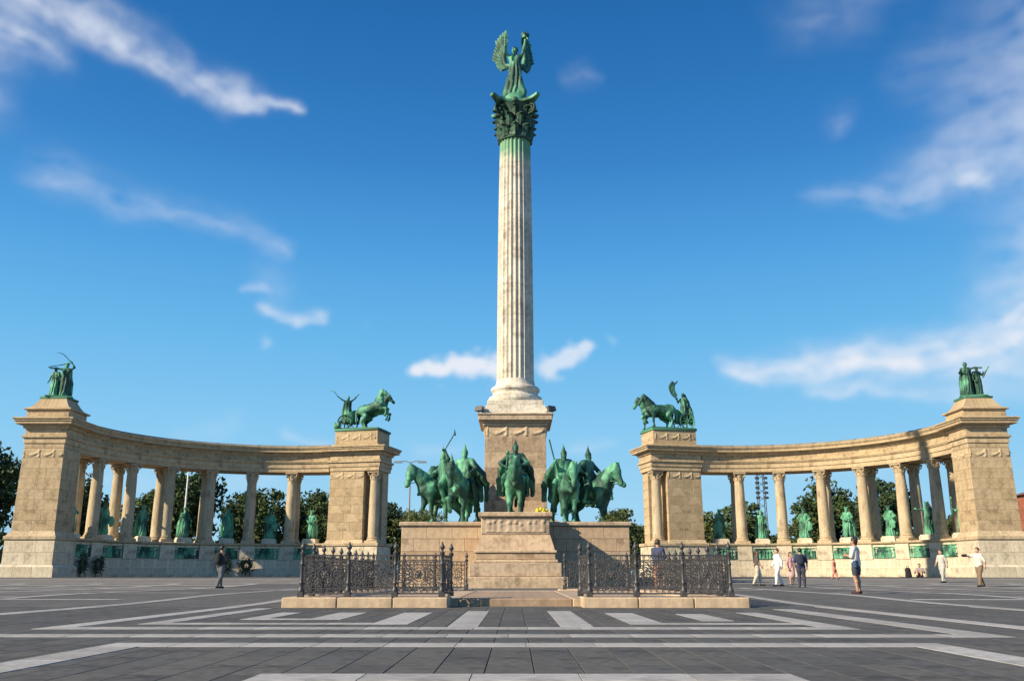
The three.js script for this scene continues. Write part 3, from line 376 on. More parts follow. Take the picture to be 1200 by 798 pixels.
  { const sh = new THREE.Shape(); const q = 1.5; for (let k = 0; k < 4; k++) { const a = k * Math.PI / 2, pt = (x, y) => [x * Math.cos(a) - y * Math.sin(a), x * Math.sin(a) + y * Math.cos(a)]; const A = pt(-q + .15, -q), B = pt(q - .15, -q), C = pt(0, -q + .95); if (!k) sh.moveTo(...A); else sh.lineTo(...A); sh.quadraticCurveTo(...C, ...B); } sh.closePath(); const g = new THREE.ExtrudeGeometry(sh, { depth: .12, bevelEnabled: true, bevelSize: .05, bevelThickness: .05, bevelSegments: 2, curveSegments: 10 }); g.rotateX(-Math.PI / 2); { const p = g.attributes.position; for (let i = 0; i < p.count; i++) { const d = Math.hypot(p.getX(i), p.getZ(i)); p.setY(i, p.getY(i) + .22 * Math.pow(clamp((d - 1.1) / .95), 2)); } g.computeVertexNormals(); } mesh('abacus', patina(plain(g), 1.2, 3), M.bronze, cap, 0, 2.42, 0); }
  // floodlights on the pedestal's top corners
  for (const s of [-1, 1]) { const f = thing('floodlight', `dark floodlight on the ${s < 0 ? 'sun side' : 'shaded side'} corner of the column pedestal`, 'floodlight', [s * 1.95, 9.46, AX + 1.9], s * .6, 'floodlights on the pedestal'); mesh('bracket', merge([tube([[-.16, .0, 0], [-.16, .16, 0]], .02, 4), tube([[.16, 0, 0], [.16, .16, 0]], .02, 4), cbox(.4, .03, .12, .005)]), M.iron, f); const h = mesh('lamp_housing', merge([frustum(.34, .2, .5, .3, .26).rotateX(1.2).translate(0, .18, 0), cbox(.46, .03, .3, .005).clone().translate(0, .32, 0)]), M.iron, f); }
}

// ---------------------------------------------------------------- fenced enclosure before the platform
{
  const k = thing('stone_plinth', 'low pale stone plinth inside the iron fences', 'plinth', [0, 0, -25]);
  for (const s of [-1, 1]) for (let i = 0; i < 3; i++) { const x0 = 1.37 + i * 1.127, x1 = x0 + 1.12; mesh('kerb_stone', cbox(x1 - x0, .32, 1.1, .025), pick([M.kerb, M.plat[1]], 1), k, s * (x0 + x1) / 2, -.12, 25 - 18.86 - .55); }
  for (const s of [-1, 1]) for (let i = 0; i < 8; i++) mesh('kerb_stone', cbox(1.1, .32, 1.26, .025), M.kerb, k, s * 4.19, -.12, 25 - 18.86 - 1.1 - .64 - i * 1.275);
  for (const s of [-1, 1]) for (let i = 0; i < 3; i++) mesh('kerb_stone', cbox(1.12, .32, 1.1, .025), M.kerb, k, s * (1.37 + i * 1.127 + .56), -.12, 25 - 29.72);
  for (let i = 0; i < 3; i++) for (let j = 0; j < 6; j++) mesh('step_slab', cbox(2.39, .28, 1.62, .02), pick(M.plat, i * 3 + j * 7 + 1), k, (i - 1) * 2.4, -.12, 25 - 19.6 - .85 - j * 1.63);
}

// ---------------------------------------------------------------- ornamental iron fences
{
  const post = merge([cbox(.13, .1, .13, .01), lathe([[0, .1], [.06, .1], [.065, .14], [.04, .18], [.034, .24], [.05, .28], [.034, .32], [.03, .62], [.045, .66], [.03, .7], [.03, .82], [.055, .86], [.055, .89], [.03, .91], [.022, .94], [.05, .98], [.052, 1.01], [.03, 1.05], [.012, 1.1], [0, 1.12]], 14)]);
  const bar = (x0, y0, x1, y1, t = .018) => { const l = Math.hypot(x1 - x0, y1 - y0), g = new THREE.BoxGeometry(l, t, t); g.rotateZ(Math.atan2(y1 - y0, x1 - x0)); g.translate((x0 + x1) / 2, (y0 + y1) / 2, 0); return g; };
  const ringG = r => new THREE.TorusGeometry(r, .009, 5, 18);
  const scroll = (() => { const p = []; for (let i = 0; i <= 18; i++) { const t = i / 18, a = t * 8.4, r = .085 * (1 - t * .72); p.push(V(.085 - Math.cos(a) * r, Math.sin(a) * r, 0)); } p.unshift(V(-.02, -.1, 0)); return tube(p, .0095, 34, 5); })();
  const scroll2 = scroll.clone().scale(-1, 1, 1); { const ix = scroll2.index; for (let i = 0; i < ix.count; i += 3) { const a = ix.getX(i); ix.setX(i, ix.getX(i + 2)); ix.setX(i + 2, a); } }
  const leafG = merge([new THREE.SphereGeometry(.045, 8, 6).scale(1, 1, .35), ...[0, 1, 2, 3, 4, 5].map(k => new THREE.SphereGeometry(.03, 6, 5).scale(1.4, .7, .35).translate(.055, 0, 0).rotateZ(k * Math.PI / 3))]);
  const sq = ringG(.05), bigRing = ringG(.135), midRing = ringG(.07);
  const proto = {};
  function panel(w) {
    if (proto[w]) return proto[w].clone(); const p = new THREE.Group(); p.name = 'panel'; const h0 = .07, h1 = .83, m = (h0 + h1) / 2, hw = w / 2;
    for (const y of [h0, h1]) mesh('rail', bar(-hw, y, hw, y, .03), M.iron, p); for (const y of [h0 + .1, h1 - .1]) mesh('rail', bar(-hw, y, hw, y, .016), M.iron, p);
    const ix = hw - .13; for (const s of [-1, 1]) { mesh('upright', bar(s * ix, h0, s * ix, h1), M.iron, p); mesh('upright', bar(s * (hw - .03), h0, s * (hw - .03), h1), M.iron, p); }
    mesh('ring', bigRing, M.iron, p, 0, m, 0); mesh('rosette', leafG, M.iron, p, 0, m, 0); mesh('ring', midRing, M.iron, p, 0, m, 0);
    for (const sx of [-1, 1]) for (const sy of [-1, 1]) {
      mesh('diagonal_bar', bar(sx * .1, m + sy * .1, sx * ix, m + sy * .28), M.iron, p);
      for (const [x, y, a] of [[.14, .03, .2], [.10, .15, 1.2], [.21, .16, -.6]]) { const q = mesh('scroll', sx > 0 ? scroll : scroll2, M.iron, p, sx * x, m + sy * y, 0); q.rotation.z = sx * sy * a; q.rotation.x = sy < 0 ? Math.PI : 0; if (sy < 0) q.rotation.z *= -1; }
    }
    for (let i = 0; i < 5; i++) for (const y of [h0 + .05, h1 - .05]) mesh('ring', sq, M.iron, p, (i - 2) * ix / 2.6, y, 0);
    for (let i = 0; i < 4; i++) for (const s of [-1, 1]) mesh('ring', sq, M.iron, p, s * (hw - .08), h0 + .18 + i * .137, 0);
    for (const s of [-1, 1]) mesh('curl', midRing, M.iron, p, s * (ix - .075), m, 0);
    shadows(p); return (proto[w] = p).clone();
  }
  const KY = .2;
  for (const s of [-1, 1]) {
    const f = thing('iron_fence', `ornate black iron fence round the plinth, ${s < 0 ? 'half towards the shaded colonnade' : 'half towards the sunlit colonnade'}`, 'fence', [s * 3, KY, -19.1], 0, 'iron fences round the plinth');
    const P = [[1.52, 19.1], [2.487, 19.1], [3.453, 19.1], [4.42, 19.1]], run = []; for (let i = 0; i < 3; i++) run.push([P[i], P[i + 1]]);
    for (let i = 0; i < 9; i++) run.push([[4.42, 19.1 + i * 1.06], [4.42, 19.1 + (i + 1) * 1.06]]);
    for (let i = 0; i < 3; i++) run.push([[4.42 - i * .967, 28.64], [4.42 - (i + 1) * .967, 28.64]]);
    run.push([[1.52, 19.1], [1.40, 20.05]]);
    const posts = new Set(); for (const [a, b] of run) { for (const q of [a, b]) { const key = q.map(v => v.toFixed(2)).join(); if (posts.has(key)) continue; posts.add(key); mesh('post', post, M.iron, f, s * q[0] - s * 3, 0, 19.1 - q[1]); }
      const dx = s * (b[0] - a[0]), dz = -(b[1] - a[1]), L = Math.hypot(dx, dz), g = panel((L - .06).toFixed(2)); f.add(g); g.position.set(s * (a[0] + b[0]) / 2 - s * 3, 0, 19.1 - (a[1] + b[1]) / 2); g.rotation.y = Math.atan2(-dz, dx); }
  }
}

// ---------------------------------------------------------------- bronze figures
const cap = (a, ra, b, rb, fx, fz) => [...a, ra, ...b, rb, fx, fz];
const both = f => [...f(1), ...f(-1)];
const lerp3 = (a, b, t) => a.map((v, i) => mix(v, b[i], t));
const sub3 = (a, b) => a.map((v, i) => v - b[i]), add3 = (a, b) => a.map((v, i) => v + b[i]), mul3 = (a, k) => a.map(v => v * k), nrm = a => mul3(a, 1 / Math.hypot(...a)), crs = (a, b) => [a[1] * b[2] - a[2] * b[1], a[2] * b[0] - a[0] * b[2], a[0] * b[1] - a[1] * b[0]];
// standing human, 1.75 m, facing +z; arms given as elbow and wrist positions
function human(o = {}) {
  const q = { lElbow: [.27, 1.14, -.02], lWrist: [.28, .90, .08], rElbow: [-.27, 1.14, -.02], rWrist: [-.28, .90, .08], lKnee: [.10, .50, .03], lAnkle: [.11, .09, -.01], rKnee: [-.10, .50, .03], rAnkle: [-.11, .09, -.01], lToe: null, rToe: null, lean: [0, 0], head: [0, 0, 0], hip: [0, .93, 0], ...o };
  const [lx, lz] = q.lean, H = q.hip, S = [H[0] + lx, H[1] + .49, H[2] + lz], N = [S[0], S[1] + .06, S[2] - .01], C = [S[0] + lx * .3 + q.head[0], S[1] + .21, S[2] + lz * .3 + .01 + q.head[2]];
  const T = { torso: [], uarm: [], farm: [], thigh: [], shin: [], foot: [], head: [] };
  for (const s of [1, -1]) T.torso.push(cap([H[0] + s * .07, H[1] + .02, H[2] - .005], .112, [mix(H[0], S[0], .45) + s * .06, H[1] + .2, mix(H[2], S[2], .45)], .098), cap([mix(H[0], S[0], .45) + s * .06, H[1] + .2, mix(H[2], S[2], .45)], .098, [S[0] + s * .085, S[1] - .1, S[2] + .005], .112), cap([S[0] + s * .05, S[1] + .01, S[2]], .075, [S[0] + s * .165, S[1] - .02, S[2]], .066));
  T.head.push(cap(N, .056, [C[0], C[1] - .08, C[2] - .02], .052), cap([C[0], C[1] - .01, C[2] + .01], .086, [C[0], C[1] + .045, C[2] - .01], .094), cap([C[0], C[1] - .06, C[2] + .035], .058, [C[0], C[1] - .075, C[2] + .055], .042), cap([C[0], C[1] + .005, C[2] + .09], .011, [C[0], C[1] - .03, C[2] + .108], .016), cap([C[0] + .088, C[1] + .0, C[2] - .01], .016, [C[0] + .09, C[1] - .03, C[2] - .005], .012), cap([C[0] - .088, C[1] + .0, C[2] - .01], .016, [C[0] - .09, C[1] - .03, C[2] - .005], .012));
  const joints = { head: C, S, H };
  for (const [k, s] of [['l', 1], ['r', -1]]) {
    const sh = [S[0] + s * .185, S[1] - .02, S[2]], el = q[k + 'Elbow'], wr = q[k + 'Wrist'], hp = [H[0] + s * .095, H[1], H[2]], kn = q[k + 'Knee'], an = q[k + 'Ankle'], toe = q[k + 'Toe'] || [an[0] + s * .03, an[1] - .055, an[2] + .17];
    T.uarm.push(cap(sh, .058, el, .043)); T.farm.push(cap(el, .043, lerp3(el, wr, .3), .044), cap(lerp3(el, wr, .3), .044, wr, .028));
    T.thigh.push(cap(hp, .098, lerp3(hp, kn, .4), .086), cap(lerp3(hp, kn, .4), .086, kn, .057)); const cf = lerp3(kn, an, .3); cf[2] -= .018; T.shin.push(cap(kn, .056, cf, .06), cap(cf, .06, an, .037)); T.foot.push(cap([an[0], an[1] - .045, an[2] - .03], .038, toe, .03));
    joints[k + 'Wrist'] = wr; joints[k + 'Elbow'] = el;
  }
  T.joints = joints; T.all = [...T.torso, ...T.uarm, ...T.farm, ...T.thigh, ...T.shin, ...T.foot, ...T.head]; return T;
}
function hand(el, wr, side, curl = .5) {                      // palm, four unequal bent fingers and a thumb
  const d = nrm(sub3(wr, el)); let u = Math.abs(d[1]) > .8 ? [0, 0, 1] : [0, 1, 0]; let n = nrm(crs(d, u)); u = nrm(crs(n, d)); if (n[0] * side > 0) n = mul3(n, -1);
  const at = (a, b, c) => wr.map((v, i) => v + d[i] * a + u[i] * b + n[i] * c), l = [cap(at(-.03, 0, 0), .026, at(.02, 0, 0), .024, 1, 1)];
  [[-.028, .058, .0080], [-.010, .072, .0086], [.010, .078, .0088], [.028, .068, .0086]].forEach(([b, len, r]) => { const k0 = at(.085, b, .004), k1 = at(.085 + len * .45 * Math.cos(curl), b * 1.1, .004 + len * .45 * Math.sin(curl)), k2 = at(.085 + len * (.45 * Math.cos(curl) + .5 * Math.cos(curl * 2.2)), b * 1.1, .004 + len * (.45 * Math.sin(curl) + .5 * Math.sin(curl * 2.2))); l.push(cap(at(.015, b * .6, 0), .016, k0, .0125), cap(k0, r + .001, k1, r), cap(k1, r, k2, r * .82)); });
  l.push(cap(at(.01, .02, 0), .014, at(.04, .046, .012), .0105), cap(at(.04, .046, .012), .0105, at(.075, .052, .026), .0085)); return l;
}
const bake = (g, s, seed, pale) => patina(g, s, seed, pale);
function robe(l, o = {}) { const { top = 1.1, w = .26, foot = .03, z = 0, x = 0 } = o; l.push(cap([x, top, z], .14, [x, .55, z], .2, 1, 1.15), cap([x, .6, z], .2, [x, foot + .1, z], w, 1, 1.15)); return l; }
function cloak(l, o = {}) { const { w = .27, back = -.14, foot = .12 } = o; for (const s of [1, -1, 0]) l.push(cap([s * .16, 1.40, -.06], .09, [s * w, .75, back - .04], .10), cap([s * w, .75, back - .04], .10, [s * w * 1.12, foot, back - .06], .09)); return l; }
const folds = (amp, n, cut = 1.25) => (x, y, z, r) => r > .12 ? r : r + amp * Math.sin(Math.atan2(z, x) * n + vnoise(x * 5, y * 2.4, z * 5) * 7 + y * 1.5) * ss(cut + .15, cut - .25, y) + .012 * (vnoise(x * 16, y * 16, z * 16) - .5);
// king statues: five poses
function crown(c) { const l = []; for (let k = 0; k < 8; k++) { const a = k * Math.PI / 4; l.push(cap([c[0] + Math.cos(a) * .098, c[1] + .06, c[2] + Math.sin(a) * .1], .02, [c[0] + Math.cos(a) * .108, c[1] + .17, c[2] + Math.sin(a) * .11], .012)); } return l; }
const KING = [
  { lElbow: [.33, 1.16, .0], lWrist: [.16, 1.05, .24], rElbow: [-.33, 1.17, .02], rWrist: [-.14, 1.05, .25], items: h => [cap([.01, 1.15, .27], .025, [.01, .12, .30], .02), cap([-.1, 1.0, .27], .02, [.12, 1.0, .27], .02)] },
  { lElbow: [.30, 1.15, .02], lWrist: [.22, .98, .2], rElbow: [-.42, 1.36, .04], rWrist: [-.66, 1.42, .1], items: h => [cap([-.66, 1.42, .1], .03, [-.76, 1.45, .12], .03), cap([.2, .98, .22], .025, [.3, .1, .28], .02)] },
  { lElbow: [.36, 1.18, -.05], lWrist: [.2, 1.0, .12], rElbow: [-.36, 1.18, -.05], rWrist: [-.2, 1.0, .12], items: h => [cap([.30, .75, .22], .25, [.30, .62, .22], .16, 1, 3.2)] },
  { lElbow: [.32, 1.18, .06], lWrist: [.34, 1.25, .28], rElbow: [-.34, 1.16, .0], rWrist: [-.42, 1.28, .2], items: h => [cap([.34, 1.34, .30], .07, [.34, 1.36, .30], .07), cap([-.42, 1.0, .24], .02, [-.43, 1.85, .18], .018), cap([-.43, 1.82, .18], .05, [-.43, 1.9, .18], .04)] },
  { lElbow: [.34, 1.14, -.02], lWrist: [.30, .92, .14], rElbow: [-.30, 1.20, .12], rWrist: [-.06, 1.28, .22], items: h => [cap([.32, 1.0, .2], .022, [.36, .1, .25], .018), cap([.24, .95, .18], .018, [.4, .95, .18], .018)] }];
function kingGeo(i) { const k = KING[i], h = human(k), C = h.joints.head, l = [...h.all, ...h2(h), ...k.items(h), ...crown(C), cap([C[0], C[1] - .08, C[2] + .05], .06, [C[0], C[1] - .2, C[2] + .07], .03)]; function h2(h) { return [...[1, -1].map(s => { const e = s > 0 ? h.joints.lElbow : h.joints.rElbow, w = s > 0 ? h.joints.lWrist : h.joints.rWrist, d = nrm(sub3(w, e)); return cap(w, .036, add3(w, mul3(d, .09)), .03); })]; } robe(l, { w: .22 + .03 * (i % 3) }); cloak(l, { w: .24 + .03 * (i % 2) }); return bake(solid(l, .05, .021, folds(.022, 9 + i)), 1.6, i * 13, .12); }
const kingProto = KING.map((_, i) => kingGeo(i));
const ORD = ['beside outer pier', 'second from outer pier', 'third from outer pier', 'in the middle bay', 'third from inner pier', 'second from inner pier', 'beside inner pier'];
const LOOK = ['gripping a sword', 'stretching out an arm', 'with shield', 'holding orb and sceptre', 'with hand on chest'];
for (const s of [1, -1]) for (let b = 0; b < 7; b++) {
  const a = (b + .5) * PE / 7, i = s > 0 ? [3, 1, 2, 0, 2, 1, 4][b] : [0, 2, 1, 4, 3, 2, 0][b];
  const t = thing('king_statue', `bronze king ${LOOK[i]}, ${ORD[b]} of ${s > 0 ? 'sunlit' : 'shaded'} colonnade`, 'statue', [s * (CX + (R0 - .3) * Math.cos(a)), G0 + 2.83, -ZC - (R0 - .3) * Math.sin(a)], Math.atan2(-s * Math.cos(a), Math.sin(a)), 'king statues between the columns');
  mesh('pedestal', merge([cbox(1.25, .34, 1.1, .02), cbox(1.12, .1, .98, .02).clone().translate(0, .34, 0)]), M.wall[1], t); const m = mesh('figure', kingProto[i], M.bronze, t, 0, .42, 0); m.scale.setScalar(1.42 + .06 * h3(b, s + 3, 1));
}

// horses and riders
function rotZ(p, c, a) { const x = p[0] - c[0], y = p[1] - c[1]; return [c[0] + x * Math.cos(a) - y * Math.sin(a), c[1] + x * Math.sin(a) + y * Math.cos(a), p[2]]; }
function horse(o = {}) {                                      // facing +x, 1.6 m at the withers
  const { rear = 0, neck = 0, turn = 0, tuck = 0, lift = null, stride = 0, harness = true } = o, hip = [-.7, 1.15, 0]; const body = [], legs = [];
  body.push(cap([-.55, 1.2, 0], .345, [.40, 1.2, 0], .335), cap([.5, 1.2, 0], .32, [.66, 1.24, 0], .28), cap([-.72, 1.27, 0], .33, [-.5, 1.25, 0], .34));
  const nb = [.60, 1.36, 0], poll = [1.0, 2.06, 0], nk = p => { const q = rotZ(p, nb, neck); return [q[0], q[1], q[2] + turn * clamp((q[1] - 1.4) * 1.2, 0, 1) * .5]; }, hd = p => nk(rotZ(p, poll, tuck));
  body.push(cap([.5, 1.32, 0], .28, nk([.74, 1.58, 0]), .215), cap(nk([.74, 1.58, 0]), .215, nk([.88, 1.86, 0]), .16), cap(nk([.88, 1.86, 0]), .16, nk([1.0, 2.03, 0]), .125), cap(hd([1.02, 2.04, 0]), .125, hd([1.14, 1.92, 0]), .118), cap(hd([1.12, 1.94, 0]), .105, hd([1.36, 1.66, 0]), .082), cap(hd([1.36, 1.66, 0]), .082, hd([1.41, 1.60, 0]), .078), cap(hd([1.06, 1.88, 0]), .105, hd([1.16, 1.80, 0]), .09));
  for (const s of [1, -1]) body.push(cap(hd([.98, 2.13, s * .075]), .036, hd([1.0, 2.28, s * .085]), .010), cap(hd([1.13, 1.95, s * .09]), .03, hd([1.16, 1.93, s * .09]), .026));
  for (let k = 0; k < 9; k++) for (const s of [1, -1]) { const t = k / 8, p = nk(lerp3([.94, 2.18, s * .02], [.36, 1.60, s * .04], t)), w = .05 * Math.sin(k * 2.3 + s); body.push(cap(p, .055, add3(p, [.03 + w, -.2 - .05 * (k % 3), s * (.13 + .03 * (k % 2))]), .035)); }
  body.push(cap(hd([1.0, 2.16, 0]), .055, hd([1.2, 1.98, 0]), .03), cap(nk([.62, 1.60, 0]), .08, nk([.9, 2.06, 0]), .06, 1, 1.6));
  if (harness) for (const s of [1, -1]) body.push(cap([.84, 1.22, s * .08], .045, [.5, 1.36, s * .32], .035), cap([.92, 1.05, 0], .05, [.84, 1.22, s * .08], .045));
  for (const s of [1, -1]) {
    const L = lift === s || lift === 2; const f = L ? [[.6, 1.1, s * .19], [.66, .86, s * .2], [.98, .78, s * .2], [.86, .46, s * .2], [.78, .38, s * .2]] : [[.6, 1.1, s * .19], [.54 + stride * s * .06, .84, s * .2], [.6 + stride * s * .16, .48, s * .19], [.57 + stride * s * .2, .15, s * .19], [.64 + stride * s * .2, .05, s * .19]];
    body.push(cap(f[0], .17, f[1], .12), cap(f[1], .12, f[2], .072), cap(f[2], .072, f[3], .05), cap(f[3], .052, f[4], .078));
    const b = [[-.7, 1.15, s * .17], [-.52 - stride * s * .05, .86, s * .21], [-.84 - stride * s * .12, .55, s * .2], [-.78 - stride * s * .2, .16, s * .2], [-.70 - stride * s * .2, .05, s * .2]]; if (rear) { b[1] = [-.42, .86, s * .21]; b[2] = [-.74, .5, s * .2]; b[3] = [-.6, .15, s * .2]; b[4] = [-.5, .05, s * .2]; }
    legs.push(cap(b[0], .23, b[1], .155), cap(b[1], .15, b[2], .078), cap(b[2], .078, b[3], .052), cap(b[3], .054, b[4], .078));
  }
  const bd = rear ? body.map(p => { const a = rotZ(p.slice(0, 3), hip, rear), b = rotZ(p.slice(4, 7), hip, rear); return cap(a, p[3], b, p[7], p[8], p[9]); }) : body;
  legs.push(cap([-.98, 1.36, 0], .08, [-1.16, 1.1, 0], .11), cap([-1.16, 1.1, 0], .11, [-1.18, .5, .03], .05));
  return [...bd, ...legs];
}
const rough = (x, y, z, r) => r > .1 ? r : r + .04 * (vnoise(x * 6, y * 6, z * 6) - .5) + .02 * (vnoise(x * 24, y * 24, z * 24) - .5);
function riderPrims(o = {}) {                                 // seated on the horse above, facing +x
  const { arm = 'mace', spike = true, wings = false, cape = 1 } = o, P = []; const hx = -.02, hy = 1.66;
  P.push(cap([hx, hy, .08], .15, [hx - .03, 2.12, .1], .155), cap([hx, hy, -.08], .15, [hx - .03, 2.12, -.1], .155), cap([hx - .03, 2.18, .2], .1, [hx - .03, 2.18, -.2], .1), cap([hx - .02, 2.22, 0], .07, [hx + .01, 2.36, 0], .065), cap([hx + .01, 2.40, 0], .105, [hx, 2.47, 0], .11), cap([hx + .06, 2.34, 0], .07, [hx + .08, 2.22, 0], .04));
  if (spike) P.push(cap([hx, 2.50, 0], .10, [hx, 2.66, 0], .04), cap([hx, 2.64, 0], .028, [hx, 2.86, 0], .012)); if (wings) for (const s of [1, -1]) P.push(cap([hx - .02, 2.5, s * .1], .05, [hx - .1, 2.78, s * .2], .02));
  for (const s of [1, -1]) { P.push(cap([hx, hy - .02, s * .14], .15, [hx + .28, 1.34, s * .40], .11), cap([hx + .28, 1.34, s * .40], .1, [hx + .14, .88, s * .42], .065), cap([hx + .1, .8, s * .42], .06, [hx + .32, .78, s * .44], .045)); }
  const A = { mace: [[.1, 1.92, .44], [.34, 1.78, .3], [.1, 1.9, -.46], [.32, 1.72, -.4]], flag: [[.12, 2.0, .42], [.36, 2.12, .42], [.1, 1.9, -.46], [.36, 1.76, -.2]], akimbo: [[-.05, 1.92, .55], [.12, 1.72, .26], [.1, 1.92, -.44], [.36, 1.76, -.15]], raised: [[.02, 2.3, -.5], [.1, 2.62, -.36], [.1, 1.9, .44], [.34, 1.76, .2]] }[arm];
  P.push(cap([hx - .03, 2.16, .24], .095, A[0], .075), cap(A[0], .075, A[1], .05), cap(A[1], .05, add3(A[1], [.07, .02, 0]), .05), cap([hx - .03, 2.16, -.24], .095, A[2], .075), cap(A[2], .075, A[3], .05), cap(A[3], .05, add3(A[3], [.07, .02, 0]), .05));
  if (cape) for (const s of [1, -1, .6, -.6, .2, -.2]) { const q = Math.abs(s); P.push(cap([-.10, 2.16, s * .24], .11, [-.26 - .08 * (1 - q), 1.72, s * .40 * cape], .12), cap([-.26 - .08 * (1 - q), 1.72, s * .40 * cape], .12, [-.44 - .14 * (1 - q), 1.36, s * .47 * cape], .11), cap([-.44 - .14 * (1 - q), 1.36, s * .47 * cape], .11, [-.52 - .3 * (1 - q), q > .5 ? .86 : 1.2, s * .47 * cape], .085)); }
  return { P, hand: A };
}
const saddle = () => { const l = []; for (const s of [1, -1]) l.push(cap([-.1, 1.5, s * .1], .12, [-.08, 1.2, s * .36], .06, .55, 1), cap([-.08, 1.2, s * .36], .06, [-.06, .82, s * .40], .05, .55, 1)); return l; };
const rein = (a, b) => tube([a, lerp3(a, b, .5).map((v, i) => v - (i === 1 ? .06 : 0)), b], .014, 10, 5);
function rider(seed, hp, rp, scale) {
  const g = new THREE.Group(), hg = bake(solid([...horse(hp)], .09, .032, rough), 1.7, seed), ro = riderPrims(rp), rg = bake(solid(ro.P, .05, .026, (x, y, z, r) => r > .1 ? r : r + .02 * Math.sin(z * 26 + vnoise(x * 4, y * 4, z * 4) * 8) * ss(2.1, 1.7, y) + .014 * (vnoise(x * 18, y * 18, z * 18) - .5)), 1.3, seed + 5);
  const H = mesh('horse', hg, M.bronze, g), R = mesh('rider', rg, M.bronze, g); mesh('saddle_cloth', bake(solid(saddle(), .06, .03, rough), 1.5, seed + 2), M.bronze, g);
  const mz0 = rotZ([1.36, 1.66, 0], [1.0, 2.06, 0], hp.tuck || 0), mz1 = rotZ(mz0, [.60, 1.36, 0], hp.neck || 0), mz = [mz1[0], mz1[1], (hp.turn || 0) * .4]; for (const s of [1, -1]) mesh('rein', bake(rein([mz[0], mz[1], mz[2] + s * .09], [.36, 1.76, s * .12]), 2, seed), M.bronze, H);
  const h = ro.hand; const tool = { mace: () => merge([tube([[.36, 1.8, .3], [.5, 2.2, .26]], .02, 4), new THREE.SphereGeometry(.07, 8, 6).translate(.51, 2.24, .26)]), flag: () => merge([tube([[.42, 1.1, .44], [.42, 3.1, .40]], .022, 6), thickSheet((u, v) => V(.42 - .02 * v - u * .5, 2.4 + v * .55 - .25 * u, .41 + .06 * Math.sin(u * 7)), 8, 4, .02)]), spear: () => tube([[.46, 1.5, .30], [.36, 2.9, .62]], .026, 6), raised: () => merge([tube([[.12, 2.6, -.34], [-.15, 3.2, -.6]], .02, 5), new THREE.ConeGeometry(.05, .25, 6).translate(-.16, 3.28, -.62)]), shield: () => new THREE.SphereGeometry(.34, 18, 8, 0, Math.PI * 2, 0, 1.1).rotateX(Math.PI / 2).translate(.1, 1.62, .3), none: null }[rp.tool || 'none'];
  if (tool) mesh(rp.tool === 'flag' ? 'banner' : 'weapon', bake(tool(), 2, seed), M.bronze, g);
  const base = patina(plain(solid([cap([-.75, -.02, 0], .3, [.7, -.02, 0], .3, 1, .62)], .05, .06, (x, y, z, r) => Math.max(r + .06 * (vnoise(x * 6, y * 6, z * 6) - .5), y - .035, -.3 - y))), 2, seed); mesh('base', base, M.bronze, g);
  g.children.forEach(c => c.castShadow = true); g.scale.setScalar(scale); return g;
}
function placeRider(g, label, X, Y, D, deg) { const t = g; t.name = numbered('mounted_rider'); tag(t, label, 'statue', 'bronze riders on the platform'); t.position.set(X, Y, -D); t.rotation.y = deg * RAD; scene.add(t); }
const TOP = GY(44) + 2.93;
placeRider(rider(1, { neck: -.42, tuck: -.35 }, { arm: 'akimbo', tool: 'mace', cape: 1.25 }, 1.42), 'green bronze rider with spiked helmet facing forward before the column pedestal', .0, GY(44) + 3.24, 45.4, -92);
placeRider(rider(2, { neck: -.3, tuck: -.1, turn: .3, stride: .6 }, { arm: 'raised', spike: true, tool: 'raised', cape: .9 }, 1.42), 'green bronze rider with raised spear whose horse turns towards the shaded colonnade', -3.75, TOP, 46.3, -150);
placeRider(rider(3, { neck: -.45, tuck: -.25, lift: 1 }, { arm: 'mace', spike: true, cape: 1.4, tool: 'shield' }, 1.42), 'green bronze rider in broad cloak beside the pedestal, horse with a hoof lifted', -2.55, TOP, 45.0, -108);
placeRider(rider(4, { neck: -.1, stride: .5 }, { arm: 'mace', tool: 'mace', cape: 1 }, 1.42), 'green bronze rider behind the other riders on the shaded colonnade side', -3.5, TOP, 48.9, -125);
placeRider(rider(5, { neck: -.3, tuck: -.1, stride: .5 }, { arm: 'akimbo', spike: true, cape: 1.1 }, 1.42), 'green bronze rider whose horse faces the sunlit colonnade', 3.75, TOP, 45.9, -42);
placeRider(rider(6, { neck: -.4, tuck: -.2, stride: .4 }, { arm: 'flag', spike: true, cape: 1.3, tool: 'spear' }, 1.42), 'green bronze rider with a leaning lance next to the pedestal', 2.45, TOP, 45.3, -78);
placeRider(rider(7, { neck: -.1, stride: .5 }, { arm: 'mace', spike: true, cape: 1 }, 1.42), 'green bronze rider behind the others on the sunlit colonnade side', 4.0, TOP, 48.9, -30);

// chariot groups on the inner piers
function wheel(r) { const l = [new THREE.TorusGeometry(r, .05, 8, 28), new THREE.CylinderGeometry(.09, .09, .16, 10).rotateX(Math.PI / 2)]; for (let k = 0; k < 8; k++) l.push(new THREE.CylinderGeometry(.025, .025, r, 6).translate(0, r / 2, 0).rotateZ(k * Math.PI / 4)); return merge(l); }
function chariot(parent, seed) {                              // box open at the back, facing +x
  const b = thickSheet((u, v) => { const a = (u - .5) * 3.6; return V(.52 * Math.cos(a) + .02, .55 + v * (.55 + .25 * Math.cos(a)), .46 * Math.sin(a)); }, 18, 4, .05);
  mesh('chariot_body', bake(merge([b, cbox(.95, .07, .85, .02).clone().translate(-.05, .5, 0), tube([[.4, .55, 0], [1.2, .62, 0], [2.1, .95, 0]], .04, 10)]), 1.5, seed), M.bronze, parent);
  for (const s of [1, -1]) mesh('wheel', bake(wheel(.48), 2, seed + s), M.bronze, parent, -.05, .5, s * .56);
}
